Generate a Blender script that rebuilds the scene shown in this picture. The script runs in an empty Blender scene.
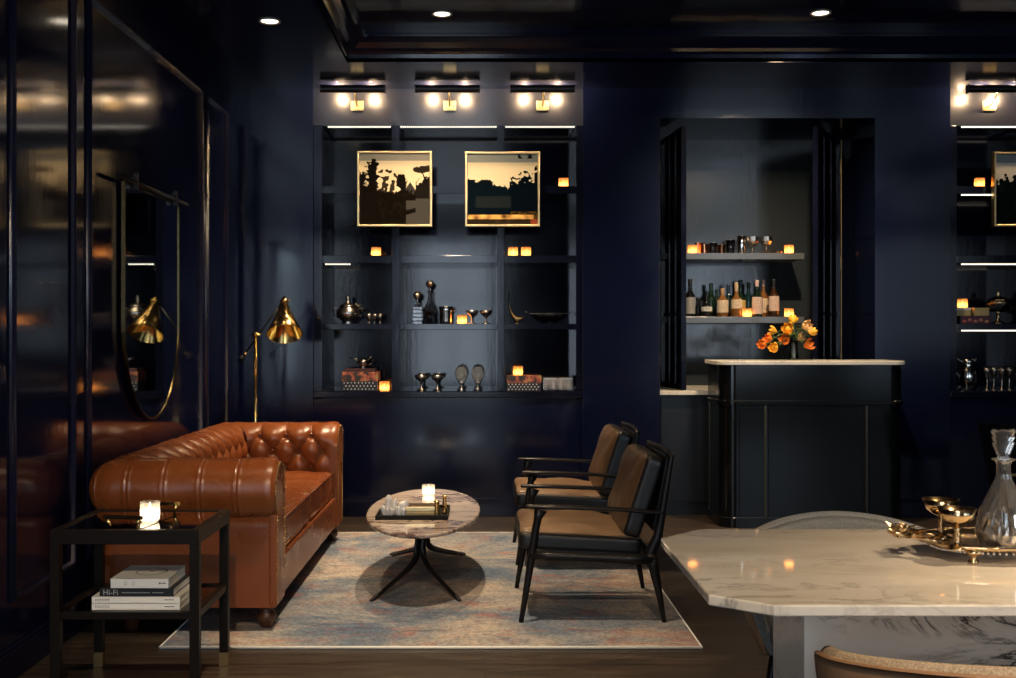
import bpy, bmesh, math, random
from math import sin, cos, pi, radians as R, sqrt, exp
from mathutils import Vector, Matrix, noise
random.seed(7)
SC = bpy.context.scene
COL = SC.collection
F = 1100.0; CX = 485.0; CY = 335.0; EYE = 1.3
def wx(px, Y): return (px - CX) * Y / F          # photo column -> metres at depth Y
def wz(py, Y): return EYE - (py - CY) * Y / F    # photo row -> height at depth Y

# ------------------------------------------------------------------ materials
MATS = {}
def principled(name, color=(.5, .5, .5), rough=.5, metal=0., spec=.5, **kw):
    m = bpy.data.materials.new(name); m.use_nodes = True
    b = m.node_tree.nodes['Principled BSDF']
    b.inputs['Base Color'].default_value = (*color, 1)
    b.inputs['Roughness'].default_value = rough
    b.inputs['Metallic'].default_value = metal
    b.inputs['Specular IOR Level'].default_value = spec
    for k, v in kw.items():
        b.inputs[k.replace('_', ' ')].default_value = v
    MATS[name] = m
    return m
def nd(m, t, **kw):
    n = m.node_tree.nodes.new(t)
    for k, v in kw.items():
        if hasattr(n, k): setattr(n, k, v)
        else: n.inputs[k].default_value = v
    return n
def ln(m, a, b): m.node_tree.links.new(a, b)
def bsdf(m): return m.node_tree.nodes['Principled BSDF']
def coords(m, scale=(1, 1, 1), rot=(0, 0, 0), kind='Object'):
    tc = nd(m, 'ShaderNodeTexCoord'); mp = nd(m, 'ShaderNodeMapping')
    mp.inputs['Scale'].default_value = scale; mp.inputs['Rotation'].default_value = rot
    ln(m, tc.outputs[kind], mp.inputs['Vector']); return mp.outputs['Vector']
def noise_n(m, vec, scale, detail=4, rough=.5, dist=0.):
    n = nd(m, 'ShaderNodeTexNoise'); n.inputs['Scale'].default_value = scale
    n.inputs['Detail'].default_value = detail; n.inputs['Roughness'].default_value = rough
    n.inputs['Distortion'].default_value = dist
    ln(m, vec, n.inputs['Vector']); return n.outputs['Fac']
def ramp(m, fac, stops, interp='LINEAR'):
    r = nd(m, 'ShaderNodeValToRGB'); cr = r.color_ramp; cr.interpolation = interp
    while len(cr.elements) < len(stops): cr.elements.new(.5)
    for e, (p, c) in zip(cr.elements, stops):
        e.position = p; e.color = (*c, 1) if len(c) == 3 else c
    ln(m, fac, r.inputs['Fac']); return r.outputs['Color']
def mixc(m, fac, a, b, mode='MIX'):
    x = nd(m, 'ShaderNodeMix'); x.data_type = 'RGBA'; x.blend_type = mode
    if isinstance(fac, (int, float)): x.inputs[0].default_value = fac
    else: ln(m, fac, x.inputs[0])
    for v, i in ((a, 6), (b, 7)):
        if isinstance(v, tuple): x.inputs[i].default_value = (*v, 1)
        else: ln(m, v, x.inputs[i])
    return x.outputs[2]
def bump(m, h, strength=.2, dist=.01):
    b = nd(m, 'ShaderNodeBump'); b.inputs['Strength'].default_value = strength; b.inputs['Distance'].default_value = dist
    ln(m, h, b.inputs['Height']); ln(m, b.outputs['Normal'], bsdf(m).inputs['Normal'])
def rough_tex(m, fac, lo, hi):
    mr = nd(m, 'ShaderNodeMapRange'); mr.inputs['To Min'].default_value = lo; mr.inputs['To Max'].default_value = hi
    mr.inputs['From Min'].default_value = .3; mr.inputs['From Max'].default_value = .7
    ln(m, fac, mr.inputs['Value']); ln(m, mr.outputs['Result'], bsdf(m).inputs['Roughness'])

def paint(name, col, lo, hi, bs=.12, spec=.5):
    m = principled(name, col, lo, 0, spec)
    v = coords(m, (1, 1, 1))
    n1 = noise_n(m, v, 1.3, 3); rough_tex(m, n1, lo, hi)
    v2 = coords(m, (30, 30, 7)); n2 = noise_n(m, v2, 1.0, 4, .6)
    bump(m, n2, bs, .004)
    return m
NAVY = paint('navy_lacquer', (.0028, .0046, .0190), .09, .17, .06, .36)
NAVYG = paint('navy_wall_lacquer', (.0028, .0046, .0200), .07, .13, .06, .75)
MOULD = paint('navy_moulding_lacquer', (.0045, .0070, .0260), .24, .34, .10, 1.0)
SHELFP = paint('navy_shelf_lacquer', (.0030, .0040, .0115), .07, .14, .05, .32)
FRIEZEP = paint('navy_frieze_lacquer', (.0060, .0070, .0150), .30, .36, .05)
bsdf(FRIEZEP).inputs['Coat Weight'].default_value = .8; bsdf(FRIEZEP).inputs['Coat Roughness'].default_value = .07
NICHEP = paint('slate_niche_lacquer', (.021, .027, .031), .12, .26, .2, .40)
NSHELF = paint('grey_niche_shelf_lacquer', (.075, .085, .095), .2, .3, .1)
CEILP = paint('navy_ceiling_lacquer', (.004, .006, .022), .10, .2, .04)
DOORP = principled('dark_door_paint', (.008, .010, .022), .3)
BLACKP = principled('black_cabinet_paint', (.003, .003, .004), .4)
BARP = paint('charcoal_bar_lacquer', (.0026, .0036, .0044), .12, .18, .03, .32)

WOODF = principled('dark_oak_floor', (.03, .02, .015), .4)
def _floor(m):
    tc = nd(m, 'ShaderNodeTexCoord'); 
    br = nd(m, 'ShaderNodeTexBrick'); br.offset = .37; br.squash = 1
    br.inputs['Scale'].default_value = 1; br.inputs['Brick Width'].default_value = 1.5; br.inputs['Row Height'].default_value = .14
    br.inputs['Mortar Size'].default_value = .0022; br.inputs['Color1'].default_value = (.029, .021, .015, 1)
    br.inputs['Color2'].default_value = (.054, .040, .030, 1); br.inputs['Mortar'].default_value = (.004, .003, .003, 1)
    ln(m, tc.outputs['Object'], br.inputs['Vector'])
    v = coords(m, (2.0, 26, 1)); g = noise_n(m, v, 1.5, 8, .65, .6)
    c = ramp(m, g, [(.3, (.35, .33, .32)), (.55, (1, 1, 1)), (.75, (1.9, 1.75, 1.6))])
    col = mixc(m, 1.0, br.outputs['Color'], c, 'MULTIPLY')
    ln(m, col, bsdf(m).inputs['Base Color'])
    rough_tex(m, g, .28, .5); bump(m, g, .25, .003)
_floor(WOODF)

RUGM = principled('faded_rug_pile', (.3, .3, .3), .95, 0, .1)
def _rug(m):
    v = coords(m, (1, 1, 1)); v2 = coords(m, (1.0, 1.25, 1)); v3 = coords(m, (1.2, 2.0, 1))
    a = noise_n(m, v2, 1.5, 8, .68, .5); b = noise_n(m, v3, 2.6, 8, .7, 1.2); s = noise_n(m, v, 60, 4, .7)
    base = ramp(m, a, [(.30, (.075, .115, .19)), (.42, (.15, .19, .25)), (.50, (.27, .28, .29)), (.58, (.42, .375, .33)), (.72, (.54, .45, .36))])
    red = ramp(m, b, [(.52, (0, 0, 0)), (.60, (.55, .55, .55)), (.67, (1, 1, 1))])
    c = mixc(m, mixc(m, 1.0, red, (.62, .62, .62), 'MULTIPLY'), base, (.36, .13, .095))
    b2 = noise_n(m, coords(m, (1.2, 4, 1), (0, 0, .3)), 3.7, 6, .7, 1.0)
    dk = ramp(m, b2, [(.30, (.45, .5, .6)), (.45, (1, 1, 1)), (1, (1, 1, 1))])
    c = mixc(m, 1.0, c, dk, 'MULTIPLY')
    sp = ramp(m, s, [(.3, (.55, .55, .55)), (.6, (1.15, 1.15, 1.15))])
    c = mixc(m, 1.0, c, sp, 'MULTIPLY')
    ln(m, c, bsdf(m).inputs['Base Color']); bump(m, s, .5, .004)
_rug(RUGM)

def leather(name, c1, c2, lo, hi, bs=.25, sc=9):
    m = principled(name, c1, lo)
    v = coords(m); n = noise_n(m, v, sc, 6, .6, .4)
    ln(m, ramp(m, n, [(.32, c1), (.7, c2)]), bsdf(m).inputs['Base Color'])
    rough_tex(m, n, lo, hi)
    vo = nd(m, 'ShaderNodeTexVoronoi'); vo.inputs['Scale'].default_value = 260; ln(m, v, vo.inputs['Vector'])
    w = noise_n(m, v, 26, 5, .65, .8)
    ad = nd(m, 'ShaderNodeMath'); ad.operation = 'MULTIPLY_ADD'; ad.inputs[1].default_value = .12
    ln(m, vo.outputs['Distance'], ad.inputs[0]); ln(m, w, ad.inputs[2])
    bump(m, ad.outputs[0], bs, .004)
    return m
COGNAC = leather('cognac_leather', (.17, .044, .011), (.225, .066, .017), .22, .36, .16, 3.5)
TANSHADE = leather('shaded_tan_leather', (.068, .040, .021), (.12, .072, .039), .30, .45, .3, 6)  # chair-back tan, with the shade on it put into a darker colour
TANLIT = leather('lit_tan_leather', (.16, .098, .054), (.26, .162, .090), .28, .42, .3, 6)  # same tan for the seats, lightened to carry the light falling there
BLKFAB = principled('black_felt', (.004, .004, .0045), .95, 0, .1)
BLKLEA = leather('black_leather', (.004, .004, .0045), (.007, .007, .007), .38, .5, .3, 8)
TANSHELL = leather('tan_shell_leather', (.30, .165, .085), (.36, .21, .115), .42, .55, .08, 5)
BLACKWOOD = principled('ebonised_wood', (.006, .0055, .006), .36, 0, .3)
BUNWOOD = principled('dark_turned_wood', (.07, .026, .012), .3)
def fabric(name, c1, c2, sc=220):
    m = principled(name, c1, .9, 0, .2); v = coords(m)
    n = noise_n(m, v, sc, 3, .7); ln(m, ramp(m, n, [(.35, c1), (.65, c2)]), bsdf(m).inputs['Base Color'])
    bump(m, n, .6, .004); return m
TWEED = fabric('oatmeal_tweed', (.27, .20, .13), (.55, .44, .31))
GREYFELT = fabric('grey_felt', (.22, .22, .20), (.36, .36, .33))
def brushed(name, c, rough=.2):
    return principled(name, c, rough, 1.0)
BRASS = brushed('polished_brass', (.86, .58, .22), .16)
BRASSD = brushed('aged_brass', (.42, .28, .12), .3)
FRAMEM = brushed('burnished_dark_brass', (.11, .08, .04), .25)
BRASSL = brushed('pale_gilt', (.90, .68, .34), .28)
BRONZE = principled('dark_bronze_metal', (.010, .0065, .0042), .40, .35, .25)
SILVER = brushed('silver_plate', (.70, .66, .60), .14)
SILVERD = brushed('tarnished_silver', (.44, .39, .34), .26)
COPPER = brushed('copper_tone_metal', (.60, .27, .14), .2)
GOLDT = brushed('antique_gold_metal', (.62, .44, .24), .18)
BLACKM = principled('black_metal', (.008, .008, .009), .35, .3)
MIRROR = principled('mirror_silvering', (.58, .66, .64), .02, 1.0)
SMOKE = principled('smoked_mirror_glass', (.20, .17, .15), .04, 1.0)
WHITEP = principled('cream_paper', (.90, .87, .78), .6)
COVERW = principled('pale_book_cloth', (.74, .74, .69), .5)
COVERB = principled('black_book_cloth', (.012, .013, .014), .35)
INK = principled('printing_ink', (.03, .03, .03), .5)
INKW = principled('silver_ink', (.42, .44, .42), .4)
TRAYB = principled('black_tray_lacquer', (.006, .006, .005), .6, 0, .2)
CRYSTALW = principled('white_quartz', (.80, .78, .74), .35, 0, .5)
CANDYBOX = principled('black_dotted_box', (.01, .01, .012), .4)

def marble(name, base, warm, vein, scale, veinamt, rough, rot=(0, 0, .5), stretch=(1, 3, 1), w1=.03, w2=.10):
    m = principled(name, base, rough)
    v = coords(m, stretch, rot)
    n = noise_n(m, v, scale, 9, .62, 1.2)
    sub = nd(m, 'ShaderNodeMath'); sub.operation = 'SUBTRACT'; sub.inputs[1].default_value = .5; ln(m, n, sub.inputs[0])
    ab = nd(m, 'ShaderNodeMath'); ab.operation = 'ABSOLUTE'; ln(m, sub.outputs[0], ab.inputs[0])
    line = ramp(m, ab.outputs[0], [(0, (1, 1, 1)), (w1 * .4, (.55, .55, .55)), (w1, (.12, .12, .12)), (w2, (0, 0, 0))])
    mask = ramp(m, noise_n(m, v, scale * .45, 3, .5, .3), [(.44, (0, 0, 0)), (.62, (1, 1, 1))])
    vm = mixc(m, 1.0, line, mask, 'MULTIPLY')
    cloud = noise_n(m, v, scale * .8, 5, .6, .4)
    bc = ramp(m, cloud, [(.3, warm), (.6, base)])
    c = mixc(m, mixc(m, 1.0, vm, (veinamt,) * 3, 'MULTIPLY'), bc, vein)
    ln(m, c, bsdf(m).inputs['Base Color'])
    return m
MARBLE_D = marble('cream_marble', (.72, .67, .58), (.62, .56, .46), (.16, .13, .10), 2.6, .85, .035, (0, 0, .25), (1, 2.6, 1))
MARBLE_P = marble('veined_marble', (.78, .73, .64), (.68, .62, .52), (.05, .045, .04), 4.2, 1.6, .16, (.3, .5, .4), (1, 1, 2.2), .04, .11)
MARBLE_C = marble('rosy_veined_marble', (.62, .52, .42), (.42, .34, .30), (.12, .07, .06), 3.2, 1.4, .07, (0, 0, .45), (.9, 1.9, 1), .05, .14)
MARBLE_B = marble('bar_marble', (.74, .71, .62), (.60, .57, .50), (.25, .23, .2), 4, .6, .18)

def glassy(name, tint=(.9, .93, .95), rough=.03, refl=.9):
    m = bpy.data.materials.new(name); m.use_nodes = True; nt = m.node_tree; nt.nodes.clear()
    o = nt.nodes.new('ShaderNodeOutputMaterial'); t = nt.nodes.new('ShaderNodeBsdfTransparent'); g = nt.nodes.new('ShaderNodeBsdfGlossy')
    t.inputs['Color'].default_value = (*tint, 1); g.inputs['Roughness'].default_value = rough; g.inputs['Color'].default_value = (refl,) * 3 + (1,)
    lw = nt.nodes.new('ShaderNodeLayerWeight'); lw.inputs['Blend'].default_value = .35
    mx = nt.nodes.new('ShaderNodeMixShader')
    nt.links.new(lw.outputs['Fresnel'], mx.inputs[0]); nt.links.new(t.outputs[0], mx.inputs[1]); nt.links.new(g.outputs[0], mx.inputs[2])
    nt.links.new(mx.outputs[0], o.inputs[0]); MATS[name] = m; return m
GLASS = glassy('clear_thin_glass')
GLASSD = glassy('door_glass', (.62, .66, .68), .05, .5)
def votive(name, tint, tr):
    m = glassy(name, tint, .05); nt = m.node_tree; o = [n for n in nt.nodes if n.type == 'OUTPUT_MATERIAL'][0]
    src = o.inputs[0].links[0].from_socket; t = nt.nodes.new('ShaderNodeBsdfTranslucent'); t.inputs['Color'].default_value = (*tint, 1)
    x = nt.nodes.new('ShaderNodeMixShader'); x.inputs[0].default_value = tr; nt.links.new(src, x.inputs[1]); nt.links.new(t.outputs[0], x.inputs[2]); nt.links.new(x.outputs[0], o.inputs[0]); return m
GLASSA = votive('amber_votive_glass', (.95, .60, .32), .45)
SOLIDG = votive('cut_crystal', (.98, .97, .95), .055)
for n_ in SOLIDG.node_tree.nodes:
    if n_.type == 'LAYER_WEIGHT': n_.inputs['Blend'].default_value = .55
GLASSW = votive('clear_votive_glass', (.97, .92, .85), .35)
GLASSK = glassy('crystal_grey_glass', (.62, .60, .60), .04, 1)

BOTTLES = {k: principled('bottle_glass_' + k, c, .08, 0, .6) for k, c in
           dict(green=(.006, .016, .009), brown=(.030, .012, .004), amber=(.16, .07, .018), black=(.005, .005, .006), teal=(.006, .022, .026)).items()}
CAPS = {k: principled('capsule_' + k, c, .35) for k, c in
        dict(pink=(.50, .36, .34), green=(.008, .03, .018), blue=(.012, .028, .055), cork=(.34, .22, .12), tan=(.42, .32, .20), black=(.01, .01, .01)).items()}
LABELS = {k: principled('bottle_label_' + k, c, .6) for k, c in
          dict(cream=(.50, .40, .28), pink=(.50, .36, .28), white=(.50, .50, .44), yellow=(.48, .33, .09), grey=(.22, .22, .20)).items()}
def emit(name, col, s):
    m = bpy.data.materials.new(name); m.use_nodes = True; nt = m.node_tree; nt.nodes.clear()
    o = nt.nodes.new('ShaderNodeOutputMaterial'); e = nt.nodes.new('ShaderNodeEmission')
    e.inputs[0].default_value = (*col, 1); e.inputs[1].default_value = s; nt.links.new(e.outputs[0], o.inputs[0]); MATS[name] = m; return m
WAXE = emit('glowing_candle_wax', (1, .76, .46), 5)
WAXB = emit('bright_candle_wax', (1, .85, .62), 3.2)
LENS = emit('lamp_lens', (1, .86, .66), 4)
BULB = emit('picture_bulb', (1, .68, .38), 480)
LEDM = emit('led_dots', (1, .88, .74), 1.1)
RIMW = principled('downlight_trim', (.35, .33, .30), .4)
PETAL = {k: principled('petal_' + k, c, .5, 0, .3, Subsurface_Weight=.0) for k, c in
         dict(yellow=(.80, .42, .035), orange=(.78, .20, .02), peach=(.76, .48, .20)).items()}
GREEN = principled('flower_leaf_green', (.07, .13, .035), .5)
# ------------------------------------------------------------------ mesh builder
class MB:
    def __init__(s): s.v = []; s.f = []; s.m = []; s.sm = []; s.mats = []
    def mi(s, mat):
        if mat not in s.mats: s.mats.append(mat)
        return s.mats.index(mat)
    def add(s, verts, faces, mat, smooth=False):
        o = len(s.v); s.v += [tuple(v) for v in verts]; k = s.mi(mat)
        for f in faces: s.f.append([i + o for i in f]); s.m.append(k); s.sm.append(smooth)
        return s
    def box(s, x0, x1, y0, y1, z0, z1, mat, M=None):
        v = [Vector((x, y, z)) for z in (z0, z1) for y in (y0, y1) for x in (x0, x1)]
        if M is not None: v = [M @ p for p in v]
        return s.add(v, [(0, 2, 3, 1), (4, 5, 7, 6), (0, 1, 5, 4), (2, 6, 7, 3), (0, 4, 6, 2), (1, 3, 7, 5)], mat)
    def lathe(s, prof, mat, c=(0, 0, 0), n=20, smooth=True, ripple=0, rn=8, M=None, caps=True, twist=0):
        vs = []; fs = []
        for (r, z) in prof:
            for k in range(n):
                a = 2 * pi * k / n; rr = r * (1 + ripple * cos(rn * (a + twist * z)))
                vs.append(Vector((rr * cos(a), rr * sin(a), z)))
        if M is not None: vs = [M @ p for p in vs]
        vs = [p + Vector(c) for p in vs]
        L = len(prof)
        for i in range(L - 1):
            for k in range(n):
                k2 = (k + 1) % n; fs.append((i * n + k, i * n + k2, (i + 1) * n + k2, (i + 1) * n + k))
        if caps:
            if prof[0][0] > 1e-4: fs.append(tuple(range(n))[::-1])
            if prof[-1][0] > 1e-4: fs.append(tuple((L - 1) * n + k for k in range(n)))
        return s.add(vs, fs, mat, smooth)
    def tube(s, pts, rad, mat, n=10, smooth=True, flat=1.0, up=(0, 0, 1), closed=False):
        pts = [Vector(p) for p in pts]; L = len(pts)
        if isinstance(rad, (int, float)): rad = [rad] * L
        vs = []; fs = []; up = Vector(up)
        for i, p in enumerate(pts):
            if closed: t = pts[(i + 1) % L] - pts[i - 1]
            else: t = pts[min(i + 1, L - 1)] - pts[max(i - 1, 0)]
            t.normalize(); a = t.cross(up)
            if a.length < 1e-3: a = t.cross(Vector((1, 0, 0)))
            a.normalize(); b = a.cross(t).normalized()
            for k in range(n):
                th = 2 * pi * k / n; vs.append(p + a * cos(th) * rad[i] + b * sin(th) * rad[i] * flat)
        for i in range(L if closed else L - 1):
            j = (i + 1) % L
            for k in range(n):
                k2 = (k + 1) % n; fs.append((i * n + k, i * n + k2, j * n + k2, j * n + k))
        if not closed: fs += [tuple(range(n))[::-1], tuple((L - 1) * n + k for k in range(n))]
        return s.add(vs, fs, mat, smooth)
    def ball(s, c, r, mat, n=10, sx=1, sy=1, sz=1):
        prof = [(r * sin(pi * i / n), -r * cos(pi * i / n)) for i in range(n + 1)]; prof[0] = (1e-5, -r); prof[-1] = (1e-5, r)
        return s.lathe(prof, mat, c, max(8, n), True, M=Matrix.Diagonal((sx, sy, sz)), caps=False)
    def prism(s, poly, z0, z1, mat, smooth=False, inset=0, M=None):
        # poly list of (x,y); optional inset chamfer at both ends
        n = len(poly); P = [Vector((x, y, 0)) for x, y in poly]; c = sum(P, Vector()) / n
        def ring(z, d):
            out = []
            for i, p in enumerate(P):
                e1 = (p - P[i - 1]).normalized(); e2 = (P[(i + 1) % n] - p).normalized()
                nn = Vector((-(e1.y + e2.y), e1.x + e2.x, 0)); 
                if nn.length > 1e-6: nn.normalize()
                k = nn.dot(Vector((-e1.y, e1.x, 0))); k = max(k, .3)
                q = p + nn * d / k; out.append(Vector((q.x, q.y, z)))
            return out
        rings = [ring(z0, 0), ring(z1, 0)] if inset == 0 else [ring(z0, inset), ring(z0 + inset, 0), ring(z1 - inset, 0), ring(z1, inset)]
        vs = [v for r_ in rings for v in r_]
        if M is not None: vs = [M @ v for v in vs]
        fs = []
        for i in range(len(rings) - 1):
            for k in range(n): fs.append((i * n + k, i * n + (k + 1) % n, (i + 1) * n + (k + 1) % n, (i + 1) * n + k))
        s.add(vs, fs, mat, smooth)
        o = len(vs); b = len(s.v) - o
        kk = s.mi(mat); s.f.append([b + i for i in range(n)][::-1]); s.m.append(kk); s.sm.append(False)
        s.f.append([b + (len(rings) - 1) * n + i for i in range(n)]); s.m.append(kk); s.sm.append(False)
        return s
    def frame(s, O, U, V, N, w, h, prof, mat, smooth=False, closed=False):
        O, U, V, N = map(Vector, (O, U, V, N)); vs = []; fs = []
        for d, t in prof:
            for (a, b) in ((d, d), (w - d, d), (w - d, h - d), (d, h - d)): vs.append(O + U * a + V * b + N * t)
        L = len(prof)
        for i in range(L if closed else L - 1):
            j = (i + 1) % L
            for k in range(4): fs.append((i * 4 + k, i * 4 + (k + 1) % 4, j * 4 + (k + 1) % 4, j * 4 + k))
        return s.add(vs, fs, mat, smooth)
    def cushion(s, size, r, crown, mat, M=None, n=14, wr=0.0, seed=0):
        sx, sy, sz = [a / 2 for a in size]; vs = []; fs = []; idx = {}
        def key(p): return tuple(round(c, 5) for c in p)
        def vert(p):
            k = key(p)
            if k in idx: return idx[k]
            q = Vector(p); inner = Vector((max(-sx + r, min(sx - r, q.x * sx)), max(-sy + r, min(sy - r, q.y * sy)), max(-sz + r, min(sz - r, q.z * sz))))
            full = Vector((q.x * sx, q.y * sy, q.z * sz)); d = full - inner
            if d.length > 1e-7: d = d.normalized() * r
            o = inner + d
            w = max(0, 1 - (q.x ** 4)) * max(0, 1 - (q.y ** 4))
            o.z += crown * w * (1 if q.z > 0 else -1) * abs(q.z)
            if wr: 
                nn = noise.noise(Vector((o.x * 9 + seed, o.y * 9, o.z * 9))) * wr; o += Vector((nn * .3, nn * .3, nn))
            idx[k] = len(vs); vs.append(M @ o if M is not None else o); return idx[k]
        def t(i): 
            u = -1 + 2 * i / n
            return (abs(u) ** .7) * (1 if u >= 0 else -1)
        for ax in range(3):
            for sg in (-1, 1):
                for i in range(n):
                    for j in range(n):
                        q = []
                        for (a, b) in ((i, j), (i + 1, j), (i + 1, j + 1), (i, j + 1)):
                            p = [0, 0, 0]; p[ax] = sg; p[(ax + 1) % 3] = t(a); p[(ax + 2) % 3] = t(b); q.append(vert(p))
                        if len(set(q)) >= 3: fs.append(tuple(dict.fromkeys(q)))
        return s.add(vs, fs, mat, True)
    def build(s, name, parent=None, bevel=0, world=False, subsurf=0, kind=None, seg=2):
        me = bpy.data.meshes.new(name)
        off = Vector((0, 0, 0))
        if world and parent is not None:
            r_ = parent
            while r_ is not None: off = off + r_.location; r_ = r_.parent
        me.from_pydata([tuple(Vector(v) - off) for v in s.v], [], s.f)
        for m in s.mats: me.materials.append(m)
        me.polygons.foreach_set('material_index', s.m); me.polygons.foreach_set('use_smooth', s.sm)
        bm = bmesh.new(); bm.from_mesh(me); bmesh.ops.recalc_face_normals(bm, faces=bm.faces); bm.to_mesh(me); bm.free()
        me.update()
        o = bpy.data.objects.new(name, me); COL.objects.link(o)
        if parent is not None: o.parent = parent
        if bevel:
            b = o.modifiers.new('edge', 'BEVEL'); b.width = bevel; b.segments = seg; b.limit_method = 'ANGLE'; b.angle_limit = R(40); b.harden_normals = False
        if subsurf:
            b = o.modifiers.new('sub', 'SUBSURF'); b.levels = subsurf; b.render_levels = subsurf
        if kind: o['kind'] = kind
        return o
def tag(o, label, cat, group=None, kind=None):
    o['label'] = label; o['category'] = cat
    if group: o['group'] = group
    if kind: o['kind'] = kind
    return o
def thing(name, label, cat, loc=(0, 0, 0), rz=0, group=None):
    e = bpy.data.objects.new(name, None); e.empty_display_size = .05; COL.objects.link(e)
    e.location = loc; e.rotation_euler = (0, 0, rz); tag(e, label, cat, group); return e
def dup(root, loc, rz=None, label=None, group=None, scale=None):
    r = root.copy(); COL.objects.link(r); r.location = loc
    if rz is not None: r.rotation_euler = (0, 0, rz)
    if scale: r.scale = (scale,) * 3 if isinstance(scale, (int, float)) else scale
    if label: r['label'] = label
    if group: r['group'] = group
    for ch in [o for o in SC.objects if o.parent == root]:
        c = ch.copy(); COL.objects.link(c); c.parent = r
        for g in [o for o in SC.objects if o.parent == ch]:
            d = g.copy(); COL.objects.link(d); d.parent = c
    return r
def struct(name, mb, **k):
    return mb.build(name, None, kind='structure', **k)
def rrect(x0, x1, y0, y1, r, n=6, corners=(1, 1, 1, 1)):
    out = []
    for (cx, cy, a0, on) in ((x1 - r, y0 + r, -90, corners[0]), (x1 - r, y1 - r, 0, corners[1]), (x0 + r, y1 - r, 90, corners[2]), (x0 + r, y0 + r, 180, corners[3])):
        if on:
            for i in range(n + 1):
                a = R(a0 + 90 * i / n); out.append((cx + r * cos(a), cy + r * sin(a)))
        else:
            a = R(a0 + 45); out.append((cx + r * (1 if cos(a) > 0 else -1), cy + r * (1 if sin(a) > 0 else -1)))
    return out
def text(body, size, mat, loc, rot, parent, name, extrude=.0003):
    c = bpy.data.curves.new(name, 'FONT'); c.body = body; c.size = size; c.extrude = extrude; c.align_x = 'LEFT'; c.align_y = 'CENTER'
    c.materials.append(mat)
    t = bpy.data.objects.new(name, c); COL.objects.link(t)
    dg = bpy.context.evaluated_depsgraph_get(); dg.update()
    me = bpy.data.meshes.new_from_object(t.evaluated_get(dg)); bpy.data.objects.remove(t)
    if not me.materials: me.materials.append(mat)
    o = bpy.data.objects.new(name, me); COL.objects.link(o); o.parent = parent; o.location = loc; o.rotation_euler = rot
    return o
# ------------------------------------------------------------------ camera
cam = bpy.data.cameras.new('camera'); co = bpy.data.objects.new('camera', cam); COL.objects.link(co)
co.location = (0, 0, EYE); co.rotation_euler = (pi / 2, 0, 0)
cam.sensor_width = 36; cam.lens = F / 1016 * 36
cam.shift_x = (508 - CX) / 1016; cam.shift_y = -(339 - CY) / 1016
cam.clip_start = .05; SC.camera = co
# ------------------------------------------------------------------ room shell
XL, XR, YB, YR, HS, HC = -1.79, 5.85, 7.86, -2.6, 3.065, 3.24
YN = 8.74
OX0, OX1, OZ = 1.25, 2.787, 2.85      # niche opening
CXL, CXR, CYF = -.894, 4.95, 7.11
struct('floor', MB().box(XL - .1, XR + .1, YR - .1, YN + .1, -.05, 0, WOODF))
struct('wall_left', MB().box(XL - .1, XL, YR, YN, 0, 3.4, NAVYG))
struct('wall_right', MB().box(XR, XR + .1, YR, -2.4, 0, 3.4, NAVY).box(XR, XR + .1, -.9, YN, 0, 3.4, NAVY).box(XR, XR + .1, -2.4, -.9, 0, .5, NAVY).box(XR, XR + .1, -2.4, -.9, 2.7, 3.4, NAVY))
m = MB(); m.frame((XR + .03, -2.4, .5), (0, 1, 0), (0, 0, 1), (-1, 0, 0), 1.5, 2.2, [(0, 0), (0, .05), (.05, .05), (.05, 0)], DOORP); m.box(XR, XR + .03, -1.665, -1.635, .55, 2.65, DOORP)
struct('window_3', m)  # unseen window, added to let in cool side light and highlights
bk = MB()
bk.box(XL, -1.229, YB, YN + .1, 0, 3.4, NAVY)
bk.box(.700, OX0, YB, YN + .1, 0, 3.4, NAVY)
bk.box(OX1, 3.325, YB, YN + .1, 0, 3.4, NAVY)
bk.box(OX0, OX1, YB, YN, OZ, 3.4, NAVY)
bk.box(5.255, XR, YB, YN + .1, 0, 3.4, NAVY)
struct('wall_back', bk)
struct('wall_niche', MB().box(OX0, OX1, YN, YN + .1, 0, OZ, NICHEP))
# windows behind the camera
WIN = [(-1.30, .20, .40), (3.35, 5.1, .98)]
WZ1 = 2.95
rw = MB(); xs = [XL]
for a, b, WZ0 in WIN:
    rw.box(xs[-1], a, YR - .12, YR, 0, 3.4, NAVY); rw.box(a, b, YR - .12, YR, 0, WZ0, NAVY); rw.box(a, b, YR - .12, YR, WZ1, 3.4, NAVY); xs.append(b)
rw.box(xs[-1], XR, YR - .12, YR, 0, 3.4, NAVY)
struct('wall_rear', rw)
for i, (a, b, WZ0) in enumerate(WIN):
    w = MB(); w.frame((a, YR - .03, WZ0), (1, 0, 0), (0, 0, 1), (0, 1, 0), b - a, WZ1 - WZ0, [(0, 0), (0, .05), (.05, .05), (.05, 0)], BLACKP)
    w.box((a + b) / 2 - .015, (a + b) / 2 + .015, YR - .03, YR + .0, WZ0 + .05, WZ1 - .05, BLACKP); w.box(a + .05, b - .05, YR - .03, YR, 1.9, 1.93, BLACKP)
    struct('window_%d' % (i + 1), w)
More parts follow.
